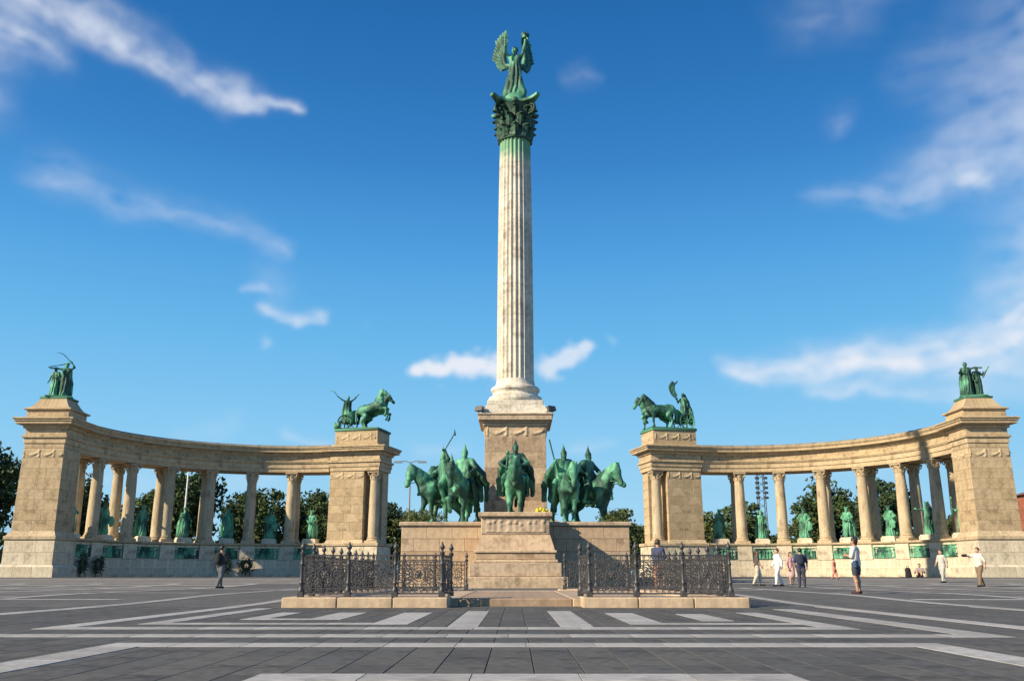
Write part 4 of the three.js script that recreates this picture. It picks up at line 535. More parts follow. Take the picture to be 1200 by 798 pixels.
function driver(parent, arms, seed, y, s, extra, sway) { const h = human({ ...arms }); const l = [...h.all]; robe(l, { top: 1.05, w: .22, foot: .02 }); if (sway) cloak(l, { w: .22, back: -.22 }); for (const e of extra || []) l.push(e); for (const k of ['l', 'r']) { const w = h.joints[k + 'Wrist'], d = nrm(sub3(w, h.joints[k + 'Elbow'])); l.push(cap(w, .034, add3(w, mul3(d, .09)), .028)); } const m = mesh('figure', bake(solid(l, .045, .022, folds(.02, 8)), 1.7, seed), M.bronze, parent, 0, y, 0); m.scale.setScalar(s); return m; }
{
  const y = G0 + 12.89, [x, z, ry] = innerL, g = thing('chariot_group', 'bronze chariot with rearing horses and whip-swinging driver, on inner pier of shaded colonnade', 'statue', [x, y, z], ry, 'chariot groups');
  g.scale.setScalar(1.34);
  mesh('base', bake(cbox(3.0, .08, 1.9, .03).clone(), 2, 3), M.bronze, g);
  const h = mesh('horse', bake(solid(horse({ rear: .32, lift: 2, neck: -.05 }), .08, .032, rough), .9, 31), M.bronze, g, .85, .06, .35); const h2 = mesh('horse', bake(solid(horse({ rear: .2, lift: 2, neck: -.2 }), .08, .032, rough), .9, 35), M.bronze, g, .7, .06, -.45);
  const ch = group('chariot', g, -1.05, .06, 0); chariot(ch, 33);
  const d = driver(g, { lElbow: [.42, 1.62, .05], lWrist: [.62, 1.86, .1], rElbow: [-.40, 1.50, .1], rWrist: [-.66, 1.68, .1], lean: [0, .08] }, 36, .58, 1.05, [], true); d.position.x = -1.15; d.rotation.y = .55;
  mesh('whip', bake(tube([[-1.74, 2.38, .46], [-2.02, 2.72, .45], [-2.3, 2.8, .4]], .025, 12), 2, 3), M.bronze, g);
  mesh('fallen_figure', bake(solid([cap([-1.65, .25, .5], .2, [-1.4, .32, .85], .16), cap([-1.4, .35, .85], .1, [-1.2, .55, .95], .1), cap([-1.7, .2, .4], .12, [-1.95, .5, .2], .1)], .08, .03, rough), 2, 5), M.bronze, g);
}
{
  const y = G0 + 12.89, [x, z, ry] = innerR, g = thing('chariot_group', 'bronze chariot with walking horses and palm-bearing figure, on inner pier of sunlit colonnade', 'statue', [x, y, z], ry, 'chariot groups');
  g.scale.setScalar(1.40);
  mesh('base', bake(cbox(3.1, .08, 1.9, .03).clone(), 2, 3), M.bronze, g);
  for (const [dz, l, nk] of [[.38, 1, -.1], [-.42, -1, -.25]]) { const h = mesh('horse', bake(solid(horse({ lift: l, neck: nk, stride: .5 }), .08, .032, rough), .9, 41 + l), M.bronze, g, -.72, .06, dz); h.rotation.y = Math.PI; }
  const ch = group('chariot', g, 1.05, .06, 0, Math.PI); chariot(ch, 43);
  const d = driver(g, { lElbow: [.34, 1.2, .14], lWrist: [.28, 1.3, .36], rElbow: [-.30, 1.22, .1], rWrist: [-.2, 1.44, .34] }, 46, .56, 1.12, [], true); d.position.x = 1.12; d.rotation.y = -1.0;
  const palm = []; const sp = t => V(.70 - .5 * Math.sin(t * 2.2) + .35 * t * t, 1.95 + 1.5 * t - .25 * t * t, .06); palm.push(tube([0, .25, .5, .75, 1].map(sp), .03, 16)); for (let k = 3; k < 15; k++) { const t = k / 15, p = sp(t); for (const s of [1, -1]) palm.push(new THREE.SphereGeometry(.05, 6, 5).scale(3.2, 1, .5).rotateZ(s > 0 ? .9 : 2.5).translate(p.x + s * .11, p.y + .08, p.z)); }
  mesh('palm_branch', bake(merge(palm), 2, 9), M.bronze, g);
  mesh('drapery', bake(solid([cap([1.35, 1.9, -.1], .2, [1.55, 1.2, -.1], .25), cap([1.55, 1.2, -.1], .25, [1.62, .6, 0], .2), cap([1.25, 2.35, -.1], .15, [1.4, 1.8, -.2], .2)], .1, .035, folds(.03, 9, 3)), 2, 8), M.bronze, g);
}
// figure pairs on the outer piers
function pair(s, label, arms, arms2, extraMesh) {
  const g = thing('figure_pair', label, 'statue', [s * (CX + R0), G0 + 13.0, -ZC + 1.35], s < 0 ? .35 : -.35, 'figure pairs on the outer piers');
  mesh('base', bake(cbox(1.9, .1, 1.6, .03).clone(), 2, 3), M.bronze, g);
  const a = driver(g, arms, 51 + s, .08, 1.5, [], true); a.position.set(-.28 * s, .08, .2); const b = driver(g, arms2, 61 + s, .08, 1.32, [], true); b.position.set(.5 * s, .08, -.15); b.rotation.y = s * .5; if (extraMesh) extraMesh(g);
}
pair(-1, 'bronze pair with raised scythe on outer pier of shaded colonnade', { lElbow: [.36, 1.5, .2], lWrist: [.22, 1.74, .3], rElbow: [-.42, 1.40, .2], rWrist: [-.66, 1.38, .3], lean: [0, .06] }, { lElbow: [.3, 1.16, .1], lWrist: [.1, 1.1, .26], rElbow: [-.3, 1.14, 0], rWrist: [-.3, .92, .12] }, g => mesh('scythe', bake(merge([tube([[-.95, 2.2, .7], [.55, 2.65, .55]], .035, 8), thickSheet((u, v) => V(.55 - u * 1.15, 2.62 + .75 * Math.sin(u * 1.9) + v * .12 * (1 - u), .55), 10, 2, .025)]), 2, 3), M.bronze, g));
pair(1, 'bronze robed pair, one with outstretched arm, on outer pier of sunlit colonnade', { lElbow: [.40, 1.42, .15], lWrist: [.64, 1.36, .32], rElbow: [-.3, 1.2, .1], rWrist: [-.24, 1.3, .32] }, { lElbow: [.3, 1.2, .1], lWrist: [.2, 1.35, .28], rElbow: [-.3, 1.14, 0], rWrist: [-.3, .92, .12] }, g => mesh('palm_branch', bake(tube([[.8, 1.4, .4], [1.1, 2.0, .55], [1.25, 2.2, .5]], .06, 10), 2, 2), M.bronze, g));

// winged figure on the tall column
{
  const g = thing('winged_statue', 'green bronze winged figure holding up a crown on top of the tall column', 'statue', [0, 29.78, -52], -.05); g.scale.setScalar(1.1);
  mesh('ball', bake(plain(new THREE.SphereGeometry(.72, 24, 16, 0, Math.PI * 2, 0, 1.7)).translate(0, .12, 0), 1.2, 2), M.bronze, g);
  const h = human({ rElbow: [-.30, 1.5, .12], rWrist: [-.30, 1.66, .26], lElbow: [.28, 1.62, .06], lWrist: [.33, 1.92, .1], lKnee: [.1, .5, .08] }), l = [...h.all]; robe(l, { top: 1.1, w: .23, foot: .0 }); l.push(cap([.1, .55, .06], .15, [.16, .1, .02], .2), cap([-.1, .6, .02], .15, [-.2, .1, -.04], .19), cap([.0, 1.2, -.1], .12, [.05, .7, -.18], .12)); for (const k of ['l', 'r']) { const w = h.joints[k + 'Wrist']; l.push(cap(w, .034, [w[0], w[1] + .08, w[2] + .02], .03)); }
  const m = mesh('figure', bake(solid(l, .05, .018, folds(.024, 9, 1.15)), 1.6, 71), M.bronze, g, 0, .62, 0); m.scale.setScalar(1.88);
  const feather = (L, w) => thickSheet((u, v) => { const q = (u - .5) * 2; return V(q * w * Math.pow(Math.sin(Math.PI * clamp(v * .80 + .14)), .6), v * L, .05 * Math.sin(v * 2) + .03 * (1 - q * q)); }, 3, 8, .04);
  const F = [1.0, 1.35, 1.7].map((L, i) => bake(feather(L, .20), 2, 80 + i));
  for (const s of [-1, 1]) {
    const w = group('wing', g, s * .22, 2.85, -.30), arm = [V(0, 0, 0), V(s * .34, .10, -.06), V(s * .50, .62, -.10), V(s * .46, 1.15, -.10)], cv = new THREE.CatmullRomCurve3(arm);
    mesh('wing_bone', bake(tube(arm, .15, 20, 8), 2, 4), M.bronze, w);
    for (let k = 0; k < 15; k++) { const t = k / 14, p = cv.getPoint(.12 + .88 * t), f = mesh('feather', F[t > .7 ? 2 : t > .35 ? 1 : 0], M.bronze, w, p.x, p.y, p.z - .012 * (k % 4)); f.rotation.z = -s * mix(2.0, -.06, Math.pow(t, .75)); f.scale.setScalar(mix(.62, .80, t)); }
    for (let k = 0; k < 9; k++) { const t = k / 8, p = cv.getPoint(.15 + .75 * t), f = mesh('feather', F[0], M.bronze, w, p.x, p.y - .04, p.z + .09); f.rotation.z = -s * mix(1.9, .1, t); f.scale.setScalar(.52); }
    w.rotation.y = s * (s > 0 ? .75 : .2);
  }
  const cr = group('crown', g, .62, 4.46, .2); mesh('crown_band', bake(merge([new THREE.CylinderGeometry(.22, .2, .2, 16, 1, true), new THREE.CylinderGeometry(.19, .17, .2, 16, 1, true), new THREE.TorusGeometry(.215, .03, 6, 18).rotateX(Math.PI / 2).translate(0, .1, 0)]), 3, 5), M.bronze, cr); for (let k = 0; k < 8; k++) mesh('crown_point', bake(new THREE.ConeGeometry(.06, .2, 6), 3, k), M.bronze, cr, Math.sin(k * .785) * .21, .2, Math.cos(k * .785) * .21);
  mesh('cross', bake(merge([tube([[-.58, 3.2, .5], [-.58, 4.5, .5]], .035, 4), tube([[-.76, 4.3, .5], [-.40, 4.3, .5]], .035, 4), tube([[-.70, 4.1, .5], [-.46, 4.1, .5]], .03, 4)]), 2, 6), M.bronze, g);
}

// ---------------------------------------------------------------- trees and things behind the colonnades
{
  const bark = new THREE.MeshStandardMaterial({ color: new THREE.Color().setRGB(.09, .07, .05), roughness: .95, map: stoneTex });
  const leafM = (r, g, b) => new THREE.MeshPhysicalMaterial({ color: new THREE.Color().setRGB(r, g, b), roughness: .8, side: THREE.DoubleSide, transmission: .12, thickness: 0, vertexColors: true });
  const LM = [leafM(.045, .085, .022), leafM(.06, .10, .028), leafM(.036, .07, .022), leafM(.085, .115, .03)];
  function crownGeo(seed, w, h, base, n, leaf) {             // clumps of folded leaves along boughs through the crown's volume
    const r = rng(seed), pos = [], col = [], N = (x, y, z) => fbm(x * .55 + seed, y * .55, z * .55, 3); const clumps = [];
    let guard = 0; while (clumps.length < n && guard++ < 9000) { const a = r() * 6.283, u = r() * 2 - 1, q = Math.pow(r(), .42), sx = Math.sqrt(1 - u * u); const lim = .72 + .55 * (N(Math.cos(a) * sx * 3, u * 3, Math.sin(a) * sx * 3) - .3); const x = Math.cos(a) * sx * q * w / 2 * lim, z = Math.sin(a) * sx * q * w / 2 * lim, y = base + (h - base) * (.5 + .5 * u * q * Math.min(1.05, lim)); clumps.push([x, y, z, .45 + r() * .65]); }
    for (const [cx, cy, cz, cr] of clumps) { const tone = .7 + r() * .6; for (let k = 0; k < 46; k++) { let dx = r() * 2 - 1, dy = r() * 2 - 1, dz = r() * 2 - 1; const d = Math.hypot(dx, dy, dz) || 1; if (d > 1) { dx /= d; dy /= d; dz /= d; } const x = cx + dx * cr * 1.15, y = cy + dy * cr * .75, z = cz + dz * cr * 1.15; const s = leaf * (.6 + r() * .8), a = V(r() - .5, r() - .5, r() - .5).normalize(), b = V(r() - .5, r() - .5, r() - .5).cross(a).normalize(); const c = V(x, y, z), nn = a.clone().cross(b).multiplyScalar(s * .18); const P = [c.clone().addScaledVector(a, s), c.clone().addScaledVector(b, s * .5).add(nn), c.clone().addScaledVector(a, -s), c.clone().addScaledVector(b, -s * .5).add(nn)]; for (const i of [0, 1, 2, 0, 2, 3]) pos.push(P[i].x, P[i].y, P[i].z); const t = tone * (.75 + r() * .5); for (let i = 0; i < 6; i++) col.push(t * (.9 + .3 * (t - .7)), t, t * .9); } }
    const g = new THREE.BufferGeometry(); g.setAttribute('position', new THREE.Float32BufferAttribute(pos, 3)); g.setAttribute('color', new THREE.Float32BufferAttribute(col, 3)); g.computeVertexNormals(); return { g, clumps };
  }
  function tree(seed, w, h, base, n, leaf, mat) { const t = new THREE.Group(), { g, clumps } = crownGeo(seed, w, h, base, n, leaf), r = rng(seed + 9), l = []; const top = h * .8, tr = h * .022 + .06; const tk = tube([[0, -.3, 0], [.05, h * .2, .04], [-.06, h * .45, .05], [.04, top, 0]], tr, 16, 8); { const p = tk.attributes.position; for (let i = 0; i < p.count; i++) { const y = p.getY(i), k = mix(1.35, .25, clamp(y / top)); p.setX(i, p.getX(i) * k); p.setZ(i, p.getZ(i) * k); } } l.push(tk); for (let k = 0; k < 9; k++) { const c = clumps[(r() * clumps.length) | 0], y0 = base * .8 + r() * h * .35; l.push(tube([[0, y0, 0], [c[0] * .45, mix(y0, c[1], .6) + .1, c[2] * .45], [c[0], c[1], c[2]]], tr * .3, 8, 5)); } mesh('trunk', merge(l), bark, t); mesh('crown', g, mat, t); return t; }
  const protos = [tree(101, 8.5, 11.5, 1.6, 150, .26, LM[0]), tree(102, 7.0, 10.0, 1.4, 120, .24, LM[1]), tree(103, 9.5, 12.5, 1.8, 170, .27, LM[2]), tree(104, 6, 8.0, .9, 90, .22, LM[3]), tree(105, 5, 14, 1.5, 120, .25, LM[2])];
  const kinds = ['round dark green tree', 'mid green tree', 'broad dark tree', 'low yellow-green tree', 'tall narrow dark tree'];
  const T = [ // kind, x, D, scale, turn, where
    [2, -50.5, 84, 1.05, .3, 'beyond the outer pier of the shaded colonnade'], [0, -44, 92, .9, 1.2, 'behind the outermost bay of the shaded colonnade'], [1, -40, 99, .95, 2.2, 'behind the shaded colonnade, next to the outermost bay'], [4, -42.5, 112, 1.0, .7, 'rising high behind the outer columns of the shaded colonnade'],
    [0, -35, 96, 1.02, 4, 'behind the second bay of the shaded colonnade'], [2, -30.5, 104, .8, 5, 'behind the third bay of the shaded colonnade'], [1, -27, 97, .98, .4, 'behind the flagpole bay of the shaded colonnade'], [0, -23, 102, .85, 2.9, 'behind the fifth bay of the shaded colonnade'], [1, -19.5, 97, .95, 3.6, 'behind the sixth bay of the shaded colonnade'], [2, -15.5, 106, .72, 1.9, 'behind the inner bay of the shaded colonnade'],
    [3, -11.6, 104, .95, 2, 'seen past the inner pier of the shaded colonnade'], [3, -7, 112, .8, 1, 'low behind the bronze riders'], [3, 7.5, 112, .85, 3, 'low behind the platform on its sunlit side'], [3, 11.4, 104, .98, .5, 'seen past the inner pier of the sunlit colonnade'], [3, 15, 110, .8, 4.2, 'behind the inner pier of the sunlit colonnade'],
    [3, 21, 99, .88, 2.7, 'behind the inner bay of the sunlit colonnade'], [1, 25.6, 103, .88, 1.1, 'behind the second bay from the inner pier of the sunlit colonnade'], [3, 30.5, 98, .8, 1.4, 'under the floodlight mast behind the sunlit colonnade'], [0, 35.5, 104, .98, 5.1, 'behind the middle bay of the sunlit colonnade'], [2, 39.5, 98, .86, 2.2, 'behind the fifth bay from the inner pier of the sunlit colonnade'], [1, 42.5, 106, 1.0, 3.3, 'behind the sixth bay from the inner pier of the sunlit colonnade'], [3, 46.5, 97, .85, .9, 'behind the outer bay of the sunlit colonnade'], [3, 52, 101, .9, .2, 'beside the salmon tower'], [3, 61, 104, .75, 2.4, 'in front of the red building']];
  const used = new Set();
  for (const [k, x, D, sc, ry, where] of T) { const lab = `${kinds[k]} ${where}`; let t; if (!used.has(k)) { used.add(k); t = protos[k]; t.name = numbered('tree'); tag(t, lab, 'tree', 'trees behind the colonnades'); t.position.set(x, GY(D), -D); t.rotation.y = ry; scene.add(t); } else t = copyOf({ clone: () => protos[k].clone(), userData: { category: 'tree' } }, 'tree', [x, GY(D), -D], ry, lab, 'trees behind the colonnades'); t.scale.setScalar(sc); }
  // a distant belt of woodland closes the view
  { const gs = []; const r = rng(9); for (let k = 0; k < 5; k++) { const { g } = crownGeo(300 + k, 30, 8.5, -1, 110, .55); for (let i = 0; i < 3; i++) gs.push(g.clone().rotateY(r() * 6).translate(-160 + (k * 3 + i) * 23, 0, -150 - r() * 25)); } const m = mesh('distant_woodland', mergeGeometries(gs), LM[2], scene, 0, GY(150), 0); tag(m, 'distant belt of dark green park woodland on the horizon', 'woodland', null, 'stuff'); }
  // lamp posts, flagpole, mast
  const lamp = (x, D, H, label, two) => { const t = thing('street_lamp', label, 'street lamp', [x, GY(D), -D]); mesh('pole', lathe([[.16, 0], [.16, .5], [.09, .6], [.06, H - .3], [.05, H]], 12), M.steel, t); for (const s of two ? [-1, 1] : [1]) { mesh('arm', tube([[0, H - .1, 0], [s * .4, H + .05, 0], [s * .8, H, 0]], .035, 8), M.steel, t); mesh('lamp_head', frustum(.7, .26, .5, .2, .14), M.steel, t, s * .95, H - .08, 0); } };
  lamp(-8.2, 70, 8.7, 'slim grey street lamp beyond the riders on the shaded side', true);
  { const D = 89, t = thing('flagpole', 'pale flagpole behind the shaded colonnade', 'flagpole', [-32.4, GY(D), -D]); mesh('pole', lathe([[.2, 0], [.18, .5], [.11, 1], [.07, 10.8], [0, 10.9]], 12), new THREE.MeshStandardMaterial({ color: 0xe8e4dc, roughness: .5 }), t); mesh('finial', new THREE.SphereGeometry(.16, 12, 8), M.steel, t, 0, 11, 0); }
  { const D = 108, t = thing('floodlight_mast', 'dark floodlight mast with two columns of lamps behind the sunlit colonnade', 'floodlight mast', [29.3, GY(D), -D]); const l = []; for (const x of [-.35, .35]) for (const z of [-.3, .3]) l.push(tube([[x * 1.5, 0, z * 1.5], [x, 12.2, z]], .05, 4, 5)); for (let k = 0; k < 14; k++) { l.push(tube([[-.45, k * .85, .4], [.45, k * .85 + .8, .4]], .025, 2, 4), tube([[.45, k * .85, .4], [-.45, k * .85 + .8, .4]], .025, 2, 4)); } mesh('lattice', merge(l), M.iron, t); for (let k = 0; k < 6; k++) for (const s of [-1, 1]) mesh('lamp', frustum(.5, .3, .36, .2, .3).rotateX(Math.PI / 2), M.iron, t, s * .5, 9.0 + k * .58, .4); }
  // buildings glimpsed beyond
  const bm = (r, g, b) => { const m = stone(r, g, b); return m; };
  function building(name, label, X, D, w, d, h, m, roofH, rows, cols) { const t = thing(name, label, 'building', [X, GY(D), -D]); mesh('wall', cbox(w, h, d, .05), m, t, 0, -.2, 0); const roof = new THREE.ConeGeometry(Math.hypot(w, d) / 2 * 1.06, roofH, 4).rotateY(Math.PI / 4).scale(w / Math.hypot(w, d) * Math.SQRT2, 1, d / Math.hypot(w, d) * Math.SQRT2); mesh('roof', triUV(roof), bm(.34, .13, .08), t, 0, h - .2 + roofH / 2, 0); const gl = new THREE.MeshStandardMaterial({ color: 0x26303a, roughness: .15 }); for (let i = 0; i < rows; i++) for (let j = 0; j < cols; j++) { const x = (j + .5) / cols * w - w / 2, y = 1 + i * (h - 1.2) / rows; const f = mesh('window', cbox(.95, 1.6, .14, .02), M.trim, t, x, y, d / 2 + .03); mesh('pane', cbox(.75, 1.4, .05, .01), gl, f, 0, .1, .06); } }
  building('brick_building', 'red brick building beyond the outer pier of the sunlit colonnade', 81.5, 128, 16, 12, 11.5, bm(.40, .14, .08), 3, 3, 5);
  building('salmon_tower', 'slender salmon tower with pointed roof glimpsed between the outer columns', 57.2, 126, 2.4, 2.4, 6.6, bm(.62, .40, .30), 3.6, 2, 1);
  // wreaths standing against the shaded wall
  const wr = (() => { const r = rng(3), l = [new THREE.TorusGeometry(.34, .13, 8, 24)]; for (let k = 0; k < 150; k++) { const a = r() * 6.283, q = .62 * Math.sqrt(r()) * (.75 + .5 * r()); l.push(new THREE.ConeGeometry(.05, .22, 4).rotateZ(r() * 6).translate(Math.cos(a) * q, Math.sin(a) * q, (r() - .3) * .16)); } l.push(tube([[-.25, -.4, -.05], [-.35, -.95, .12]], .025, 4), tube([[.25, -.4, -.05], [.35, -.95, .12]], .025, 4), tube([[0, -.4, -.1], [0, -.95, -.25]], .025, 4)); return merge(l); })();
  const wm = new THREE.MeshStandardMaterial({ color: new THREE.Color().setRGB(.03, .05, .025), roughness: .8 });
  [[.35, 'beside the outer pier'], [.95, 'below the first free column'], [4.45, 'towards the inner pier'], [5.0, 'close to the inner pier']].forEach(([b, w]) => { const a = b * PE / 7, r = R0 - 2.0, t = thing('wreath', `dark laurel wreath on a stand against the shaded wall, ${w}`, 'wreath', [-(CX + r * Math.cos(a)), GY(ZC + r * Math.sin(a)), -ZC - r * Math.sin(a)], Math.atan2(Math.cos(a), Math.sin(a)), 'wreaths along the shaded wall'); mesh('wreath_ring', wr, wm, t, 0, .95, 0); });
  { const t = thing('bouquet', 'yellow and white bouquet lying beside the middle rider', 'flowers', [1.25, GY(44) + 3.2, -42.2], .4); const r = rng(4), a = [], b = []; for (let k = 0; k < 26; k++) { const s = new THREE.IcosahedronGeometry(.05 + r() * .035, 1).translate((r() - .5) * .6, .06 + r() * .2, (r() - .5) * .35); (k % 3 ? a : b).push(s); } mesh('blossoms', merge(a), new THREE.MeshStandardMaterial({ color: 0xd9c832, roughness: .8 }), t); mesh('white_blossoms', merge(b), new THREE.MeshStandardMaterial({ color: 0xe6e2da, roughness: .8 }), t); const st = []; for (let k = 0; k < 10; k++) st.push(tube([[(r() - .5) * .3, .06, 0], [.5 + r() * .3, .03, (r() - .5) * .3]], .012, 4, 5)); mesh('stems', merge(st), LM[0].clone(), t).material.vertexColors = false; }
  // low shrubs on the platform's corners
  [[-4.9, 'by the horse that turns towards the shaded colonnade'], [4.9, 'at the platform corner towards the sunlit colonnade'], [-4.3, 'behind the shaded side riders, small']].forEach(([x, w], i) => { const { g } = crownGeo(400 + i, 1.5, .65, 0, 16, .09); const t = thing('shrub', `low green shrub on the platform edge, ${w}`, 'shrub', [x, TOP, -44.2 - i]); const gg = g; gg.scale(.7, .62, .7); mesh('foliage', gg, LM[3], t); mesh('stem', merge([tube([[0, 0, 0], [.1, .3, 0]], .02, 4), tube([[0, 0, 0], [-.15, .3, .1]], .02, 4)]), bark, t); });
}

// ---------------------------------------------------------------- people
{
  const skin = [[.50, .30, .20], [.42, .25, .16], [.55, .36, .26]].map(c => new THREE.MeshStandardMaterial({ color: new THREE.Color().setRGB(...c), roughness: .6 }));
  const cloth = c => new THREE.MeshStandardMaterial({ color: new THREE.Color().setRGB(...c), roughness: .9 });
  const hairM = [cloth([.018, .013, .01]), cloth([.07, .04, .02])]; hairM.forEach(m => m.roughness = .5);
  const wrinkle = (amp, cut) => (x, y, z, r) => { const d = r > .08 ? r : r + amp * (fbm(x * 9, y * 6, z * 9, 2) - .5); return cut ? Math.max(d, cut(x, y, z)) : d; };
  function person(o) {
    const h = human(o.pose || {}), C = h.joints.head, g = thing('person', o.label, 'person', [o.x, GY(o.D) + (o.dy || 0), -o.D], o.turn || 0, o.group); const sc = (o.h || 1.7) / 1.75;
    const bare = [...h.all]; const parts = [solid(bare, .03, .016)];
    for (const k of ['l', 'r']) { const e = h.joints[k + 'Elbow'], w = h.joints[k + 'Wrist']; parts.push(solid(hand(e, w, k === 'l' ? 1 : -1, o.grip || .45), .006, .0055)); }
    { const f = [...h.head]; for (const s of [1, -1]) f.push(cap([C[0] + s * .034, C[1] + .018, C[2] + .085], .012, [C[0] + s * .036, C[1] + .018, C[2] + .086], .012)); f.push(cap([C[0] - .022, C[1] - .058, C[2] + .096], .006, [C[0] + .022, C[1] - .058, C[2] + .096], .006)); parts.push(solid(f, .012, .008)); }
    mesh('body', mergeGeometries(parts.map(p => { const q = p.toNonIndexed(); q.deleteAttribute('uv'); return q; })), skin[o.skin || 0], g);
    const wear = (name, regs, inf, cut, mat, k = .04) => { const pr = regs.flatMap(r => h[r]).map(p => { const q = [...p]; q[3] += inf; q[7] += inf; return q; }); mesh(name, solid(pr, k, .015, wrinkle(.012, cut)), mat, g); };
    const waist = h.joints.H[1] + .06;
    wear(o.topName || 'shirt', o.sleeve === 'long' ? ['torso', 'uarm', 'farm'] : ['torso', 'uarm'], .02, (x, y, z) => Math.max(waist - .12 - y, y - (h.joints.S[1] + .075)), cloth(o.top));
    if (o.dress) { const H = h.joints.H; mesh('skirt', solid([cap([H[0], H[1] + .1, H[2]], .13, [H[0], .55, H[2]], .2)], .04, .018, wrinkle(.03)), cloth(o.bottom), g); } else wear(o.short ? 'shorts' : 'trousers', o.short ? ['thigh'] : ['thigh', 'shin'], .022, (x, y, z) => Math.max(y - waist, o.short ? Math.abs(0) * 0 + (o.short === true ? .52 : o.short) - y : .07 - y), cloth(o.bottom));
    for (const f of h.foot) mesh('shoe', solid([[...f.slice(0, 3), f[3] + .012, ...f.slice(4, 7), f[7] + .012]], .02, .015), cloth(o.shoes || [.05, .05, .05]), g);
    const hp = [cap([C[0], C[1] + .03, C[2] - .022], .098, [C[0], C[1] + .055, C[2] - .012], .098)]; if (o.hair === 'long') hp.push(cap([C[0], C[1], C[2] - .06], .085, [C[0], C[1] - .24, C[2] - .075], .06)); if (o.hair === 'bun') hp.push(cap([C[0], C[1] + .09, C[2] - .09], .055, [C[0], C[1] + .11, C[2] - .1], .05), cap([C[0], C[1], C[2] - .05], .08, [C[0], C[1] - .06, C[2] - .05], .06)); mesh('hair', solid(hp, .04, .011, (x, y, z, r) => Math.max(r + .008 * (vnoise(x * 60, y * 20, z * 60) - .5), (z - C[2]) - .055 - Math.max(0, (y - C[1] - .07)) * 1.2)), hairM[o.hc || 0], g);
    if (o.extra) o.extra(g); g.scale.setScalar(sc); return g;
  }
  const strapBag = (c, x, y, z) => g => { const b = group('shoulder_bag', g, x, y, z); mesh('pouch', cbox(.28, .24, .12, .03), cloth(c), b, 0, -.12, 0); mesh('strap', tube([[-.02, .1, 0], [-x * .5, .42, -.06], [-x * 1.6, .62, -z]], .012, 16), cloth(c), b); };
  const pack = c => g => { mesh('backpack', solid([cap([0, 1.12, -.2], .13, [0, 1.36, -.19], .12, .8, 1.1)], .02, .02), cloth(c), g); };
  const arms = { front: { lElbow: [.24, 1.16, .06], lWrist: [.1, 1.2, .28], rElbow: [-.24, 1.16, .06], rWrist: [-.08, 1.22, .28] }, walk: { lKnee: [.10, .51, .12], lAnkle: [.10, .10, .16], rKnee: [-.10, .50, -.02], rAnkle: [-.10, .11, -.22], lElbow: [.27, 1.15, -.1], lWrist: [.28, .93, -.1], rElbow: [-.27, 1.15, .04], rWrist: [-.27, .95, .18] } };
  person({ label: 'man in dark jacket and grey jeans walking before the shaded wall, hands at his chest', x: -12.24, D: 38.3, h: 1.72, turn: 2.6, pose: { ...arms.walk, ...arms.front }, top: [.03, .032, .035], bottom: [.11, .12, .13], sleeve: 'long', topName: 'jacket', extra: pack([.015, .015, .017]), hc: 0 });
  person({ label: 'woman in pale top and dark shorts with a shoulder bag standing on the open square', x: 10.5, D: 28.5, h: 1.66, turn: -2.2, pose: { ...arms.front, lKnee: [.09, .5, .04], rKnee: [-.09, .5, .0] }, top: [.72, .66, .62], bottom: [.05, .06, .09], short: .58, hair: 'bun', skin: 1, shoes: [.08, .03, .04], extra: strapBag([.05, .08, .15], .24, .92, -.06) });
  person({ label: 'person in dark top and pale trousers walking past the sunlit wall', x: 11.5, D: 44, h: 1.66, turn: 1.4, pose: arms.walk, top: [.10, .08, .08], bottom: [.55, .50, .42], hc: 1, hair: 'long' });
  person({ label: 'person all in white walking past the sunlit wall', x: 12.2, D: 43, h: 1.7, turn: -1.5, pose: arms.walk, top: [.78, .76, .76], bottom: [.74, .72, .74], sleeve: 'long', hc: 1 });
  person({ label: 'person in pink dress standing close behind the one in navy', x: 13.3, D: 44.6, h: 1.55, turn: .4, pose: {}, top: [.62, .36, .34], bottom: [.6, .38, .36], dress: true, hair: 'long', hc: 1 });
  person({ label: 'person in navy shirt and dark trousers before the sunlit wall', x: 12.75, D: 41.3, h: 1.68, turn: 2.9, pose: {}, top: [.03, .04, .10], bottom: [.05, .05, .08], extra: pack([.02, .025, .05]) });
  person({ label: 'child in coral clothes beside the sunlit wall', x: 19.3, D: 56, h: 1.2, turn: .8, pose: arms.walk, top: [.72, .22, .14], bottom: [.68, .22, .16], hc: 1 });
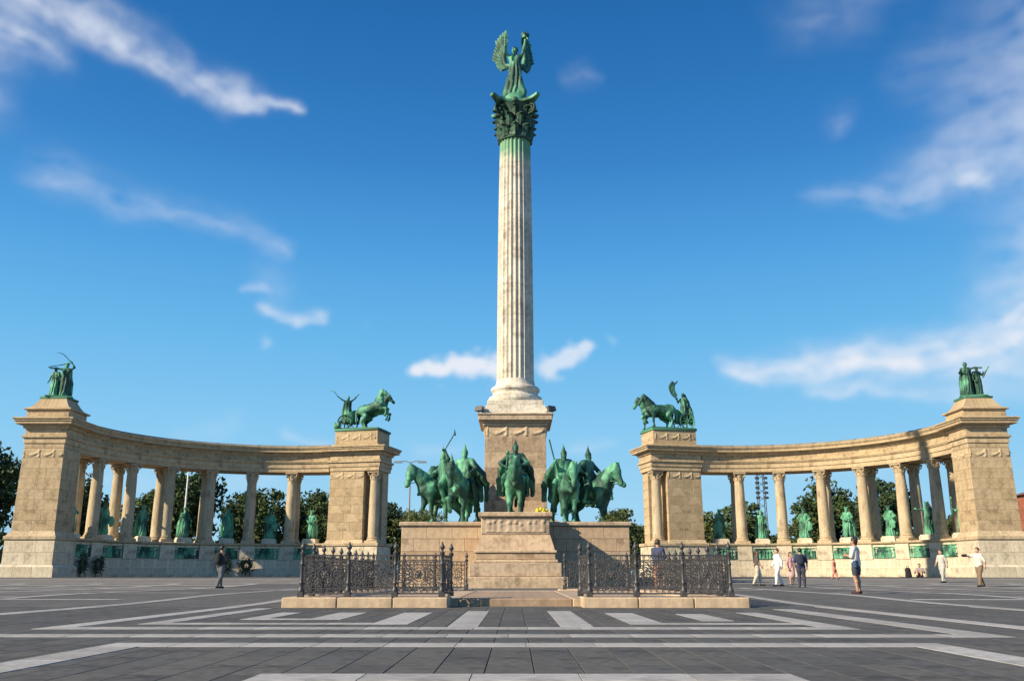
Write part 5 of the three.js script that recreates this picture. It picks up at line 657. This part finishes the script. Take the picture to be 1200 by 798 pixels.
  person({ label: 'person sitting on the ground against the sunlit wall', x: 27.2, D: 62.3, h: 1.7, turn: -.5, dy: -.02, pose: { hip: [0, .12, 0], lKnee: [.14, .46, .38], lAnkle: [.13, .1, .55], rKnee: [-.14, .46, .38], rAnkle: [-.13, .1, .55], lElbow: [.3, .35, .12], lWrist: [.2, .42, .36], rElbow: [-.3, .35, .12], rWrist: [-.2, .42, .36] }, top: [.30, .26, .24], bottom: [.03, .03, .035], hc: 0 });
  { const t = thing('backpack', 'black backpack on the ground beside the sitting person', 'bag', [26.3, GY(62), -62]); mesh('bag_body', solid([cap([0, .12, 0], .18, [0, .5, -.05], .15, .8, 1)], .03, .03, wrinkle(.04)), cloth([.015, .015, .018]), t); mesh('handle', new THREE.TorusGeometry(.07, .015, 6, 12), cloth([.02, .02, .02]), t, 0, .68, -.05); }
  { const t = thing('blanket', 'dark blanket spread under the sitting person', 'blanket', [26.9, GY(61.7), -61.7], -.4); mesh('cloth', thickSheet((u, v) => V((u - .5) * 2.4, .02 + .03 * vnoise(u * 7, v * 5, 2), (v - .5) * 1.1), 20, 10, .015), cloth([.03, .028, .03]), t); }
  person({ label: 'person in pale grey clothes before the column shadow on the sunlit wall', x: 22.6, D: 49, h: 1.68, turn: -1.2, pose: arms.walk, top: [.50, .48, .42], bottom: [.46, .46, .42], hc: 1 });
  person({ label: 'person in cream top and brown patterned trousers stretching out an arm near the outer pier', x: 21.05, D: 42, h: 1.72, turn: -1.3, pose: { ...arms.walk, rElbow: [-.26, 1.36, .22], rWrist: [-.2, 1.38, .46] }, top: [.72, .66, .56], bottom: [.22, .15, .10], hc: 1, extra: g => mesh('camera', merge([cbox(.2, .13, .1, .015), new THREE.CylinderGeometry(.05, .05, .12, 12).rotateX(Math.PI / 2).translate(0, .065, .1)]), cloth([.03, .02, .02]), g, -.18, 1.34, .56) });
  person({ label: 'person in navy jacket and rust trousers standing behind the iron fence', x: 4.95, D: 32, h: 1.74, turn: 2.4, pose: arms.front, top: [.05, .06, .12], bottom: [.30, .13, .09], sleeve: 'long', topName: 'jacket', hc: 1 });
}
shadows(scene);
renderer.render(scene, camera);
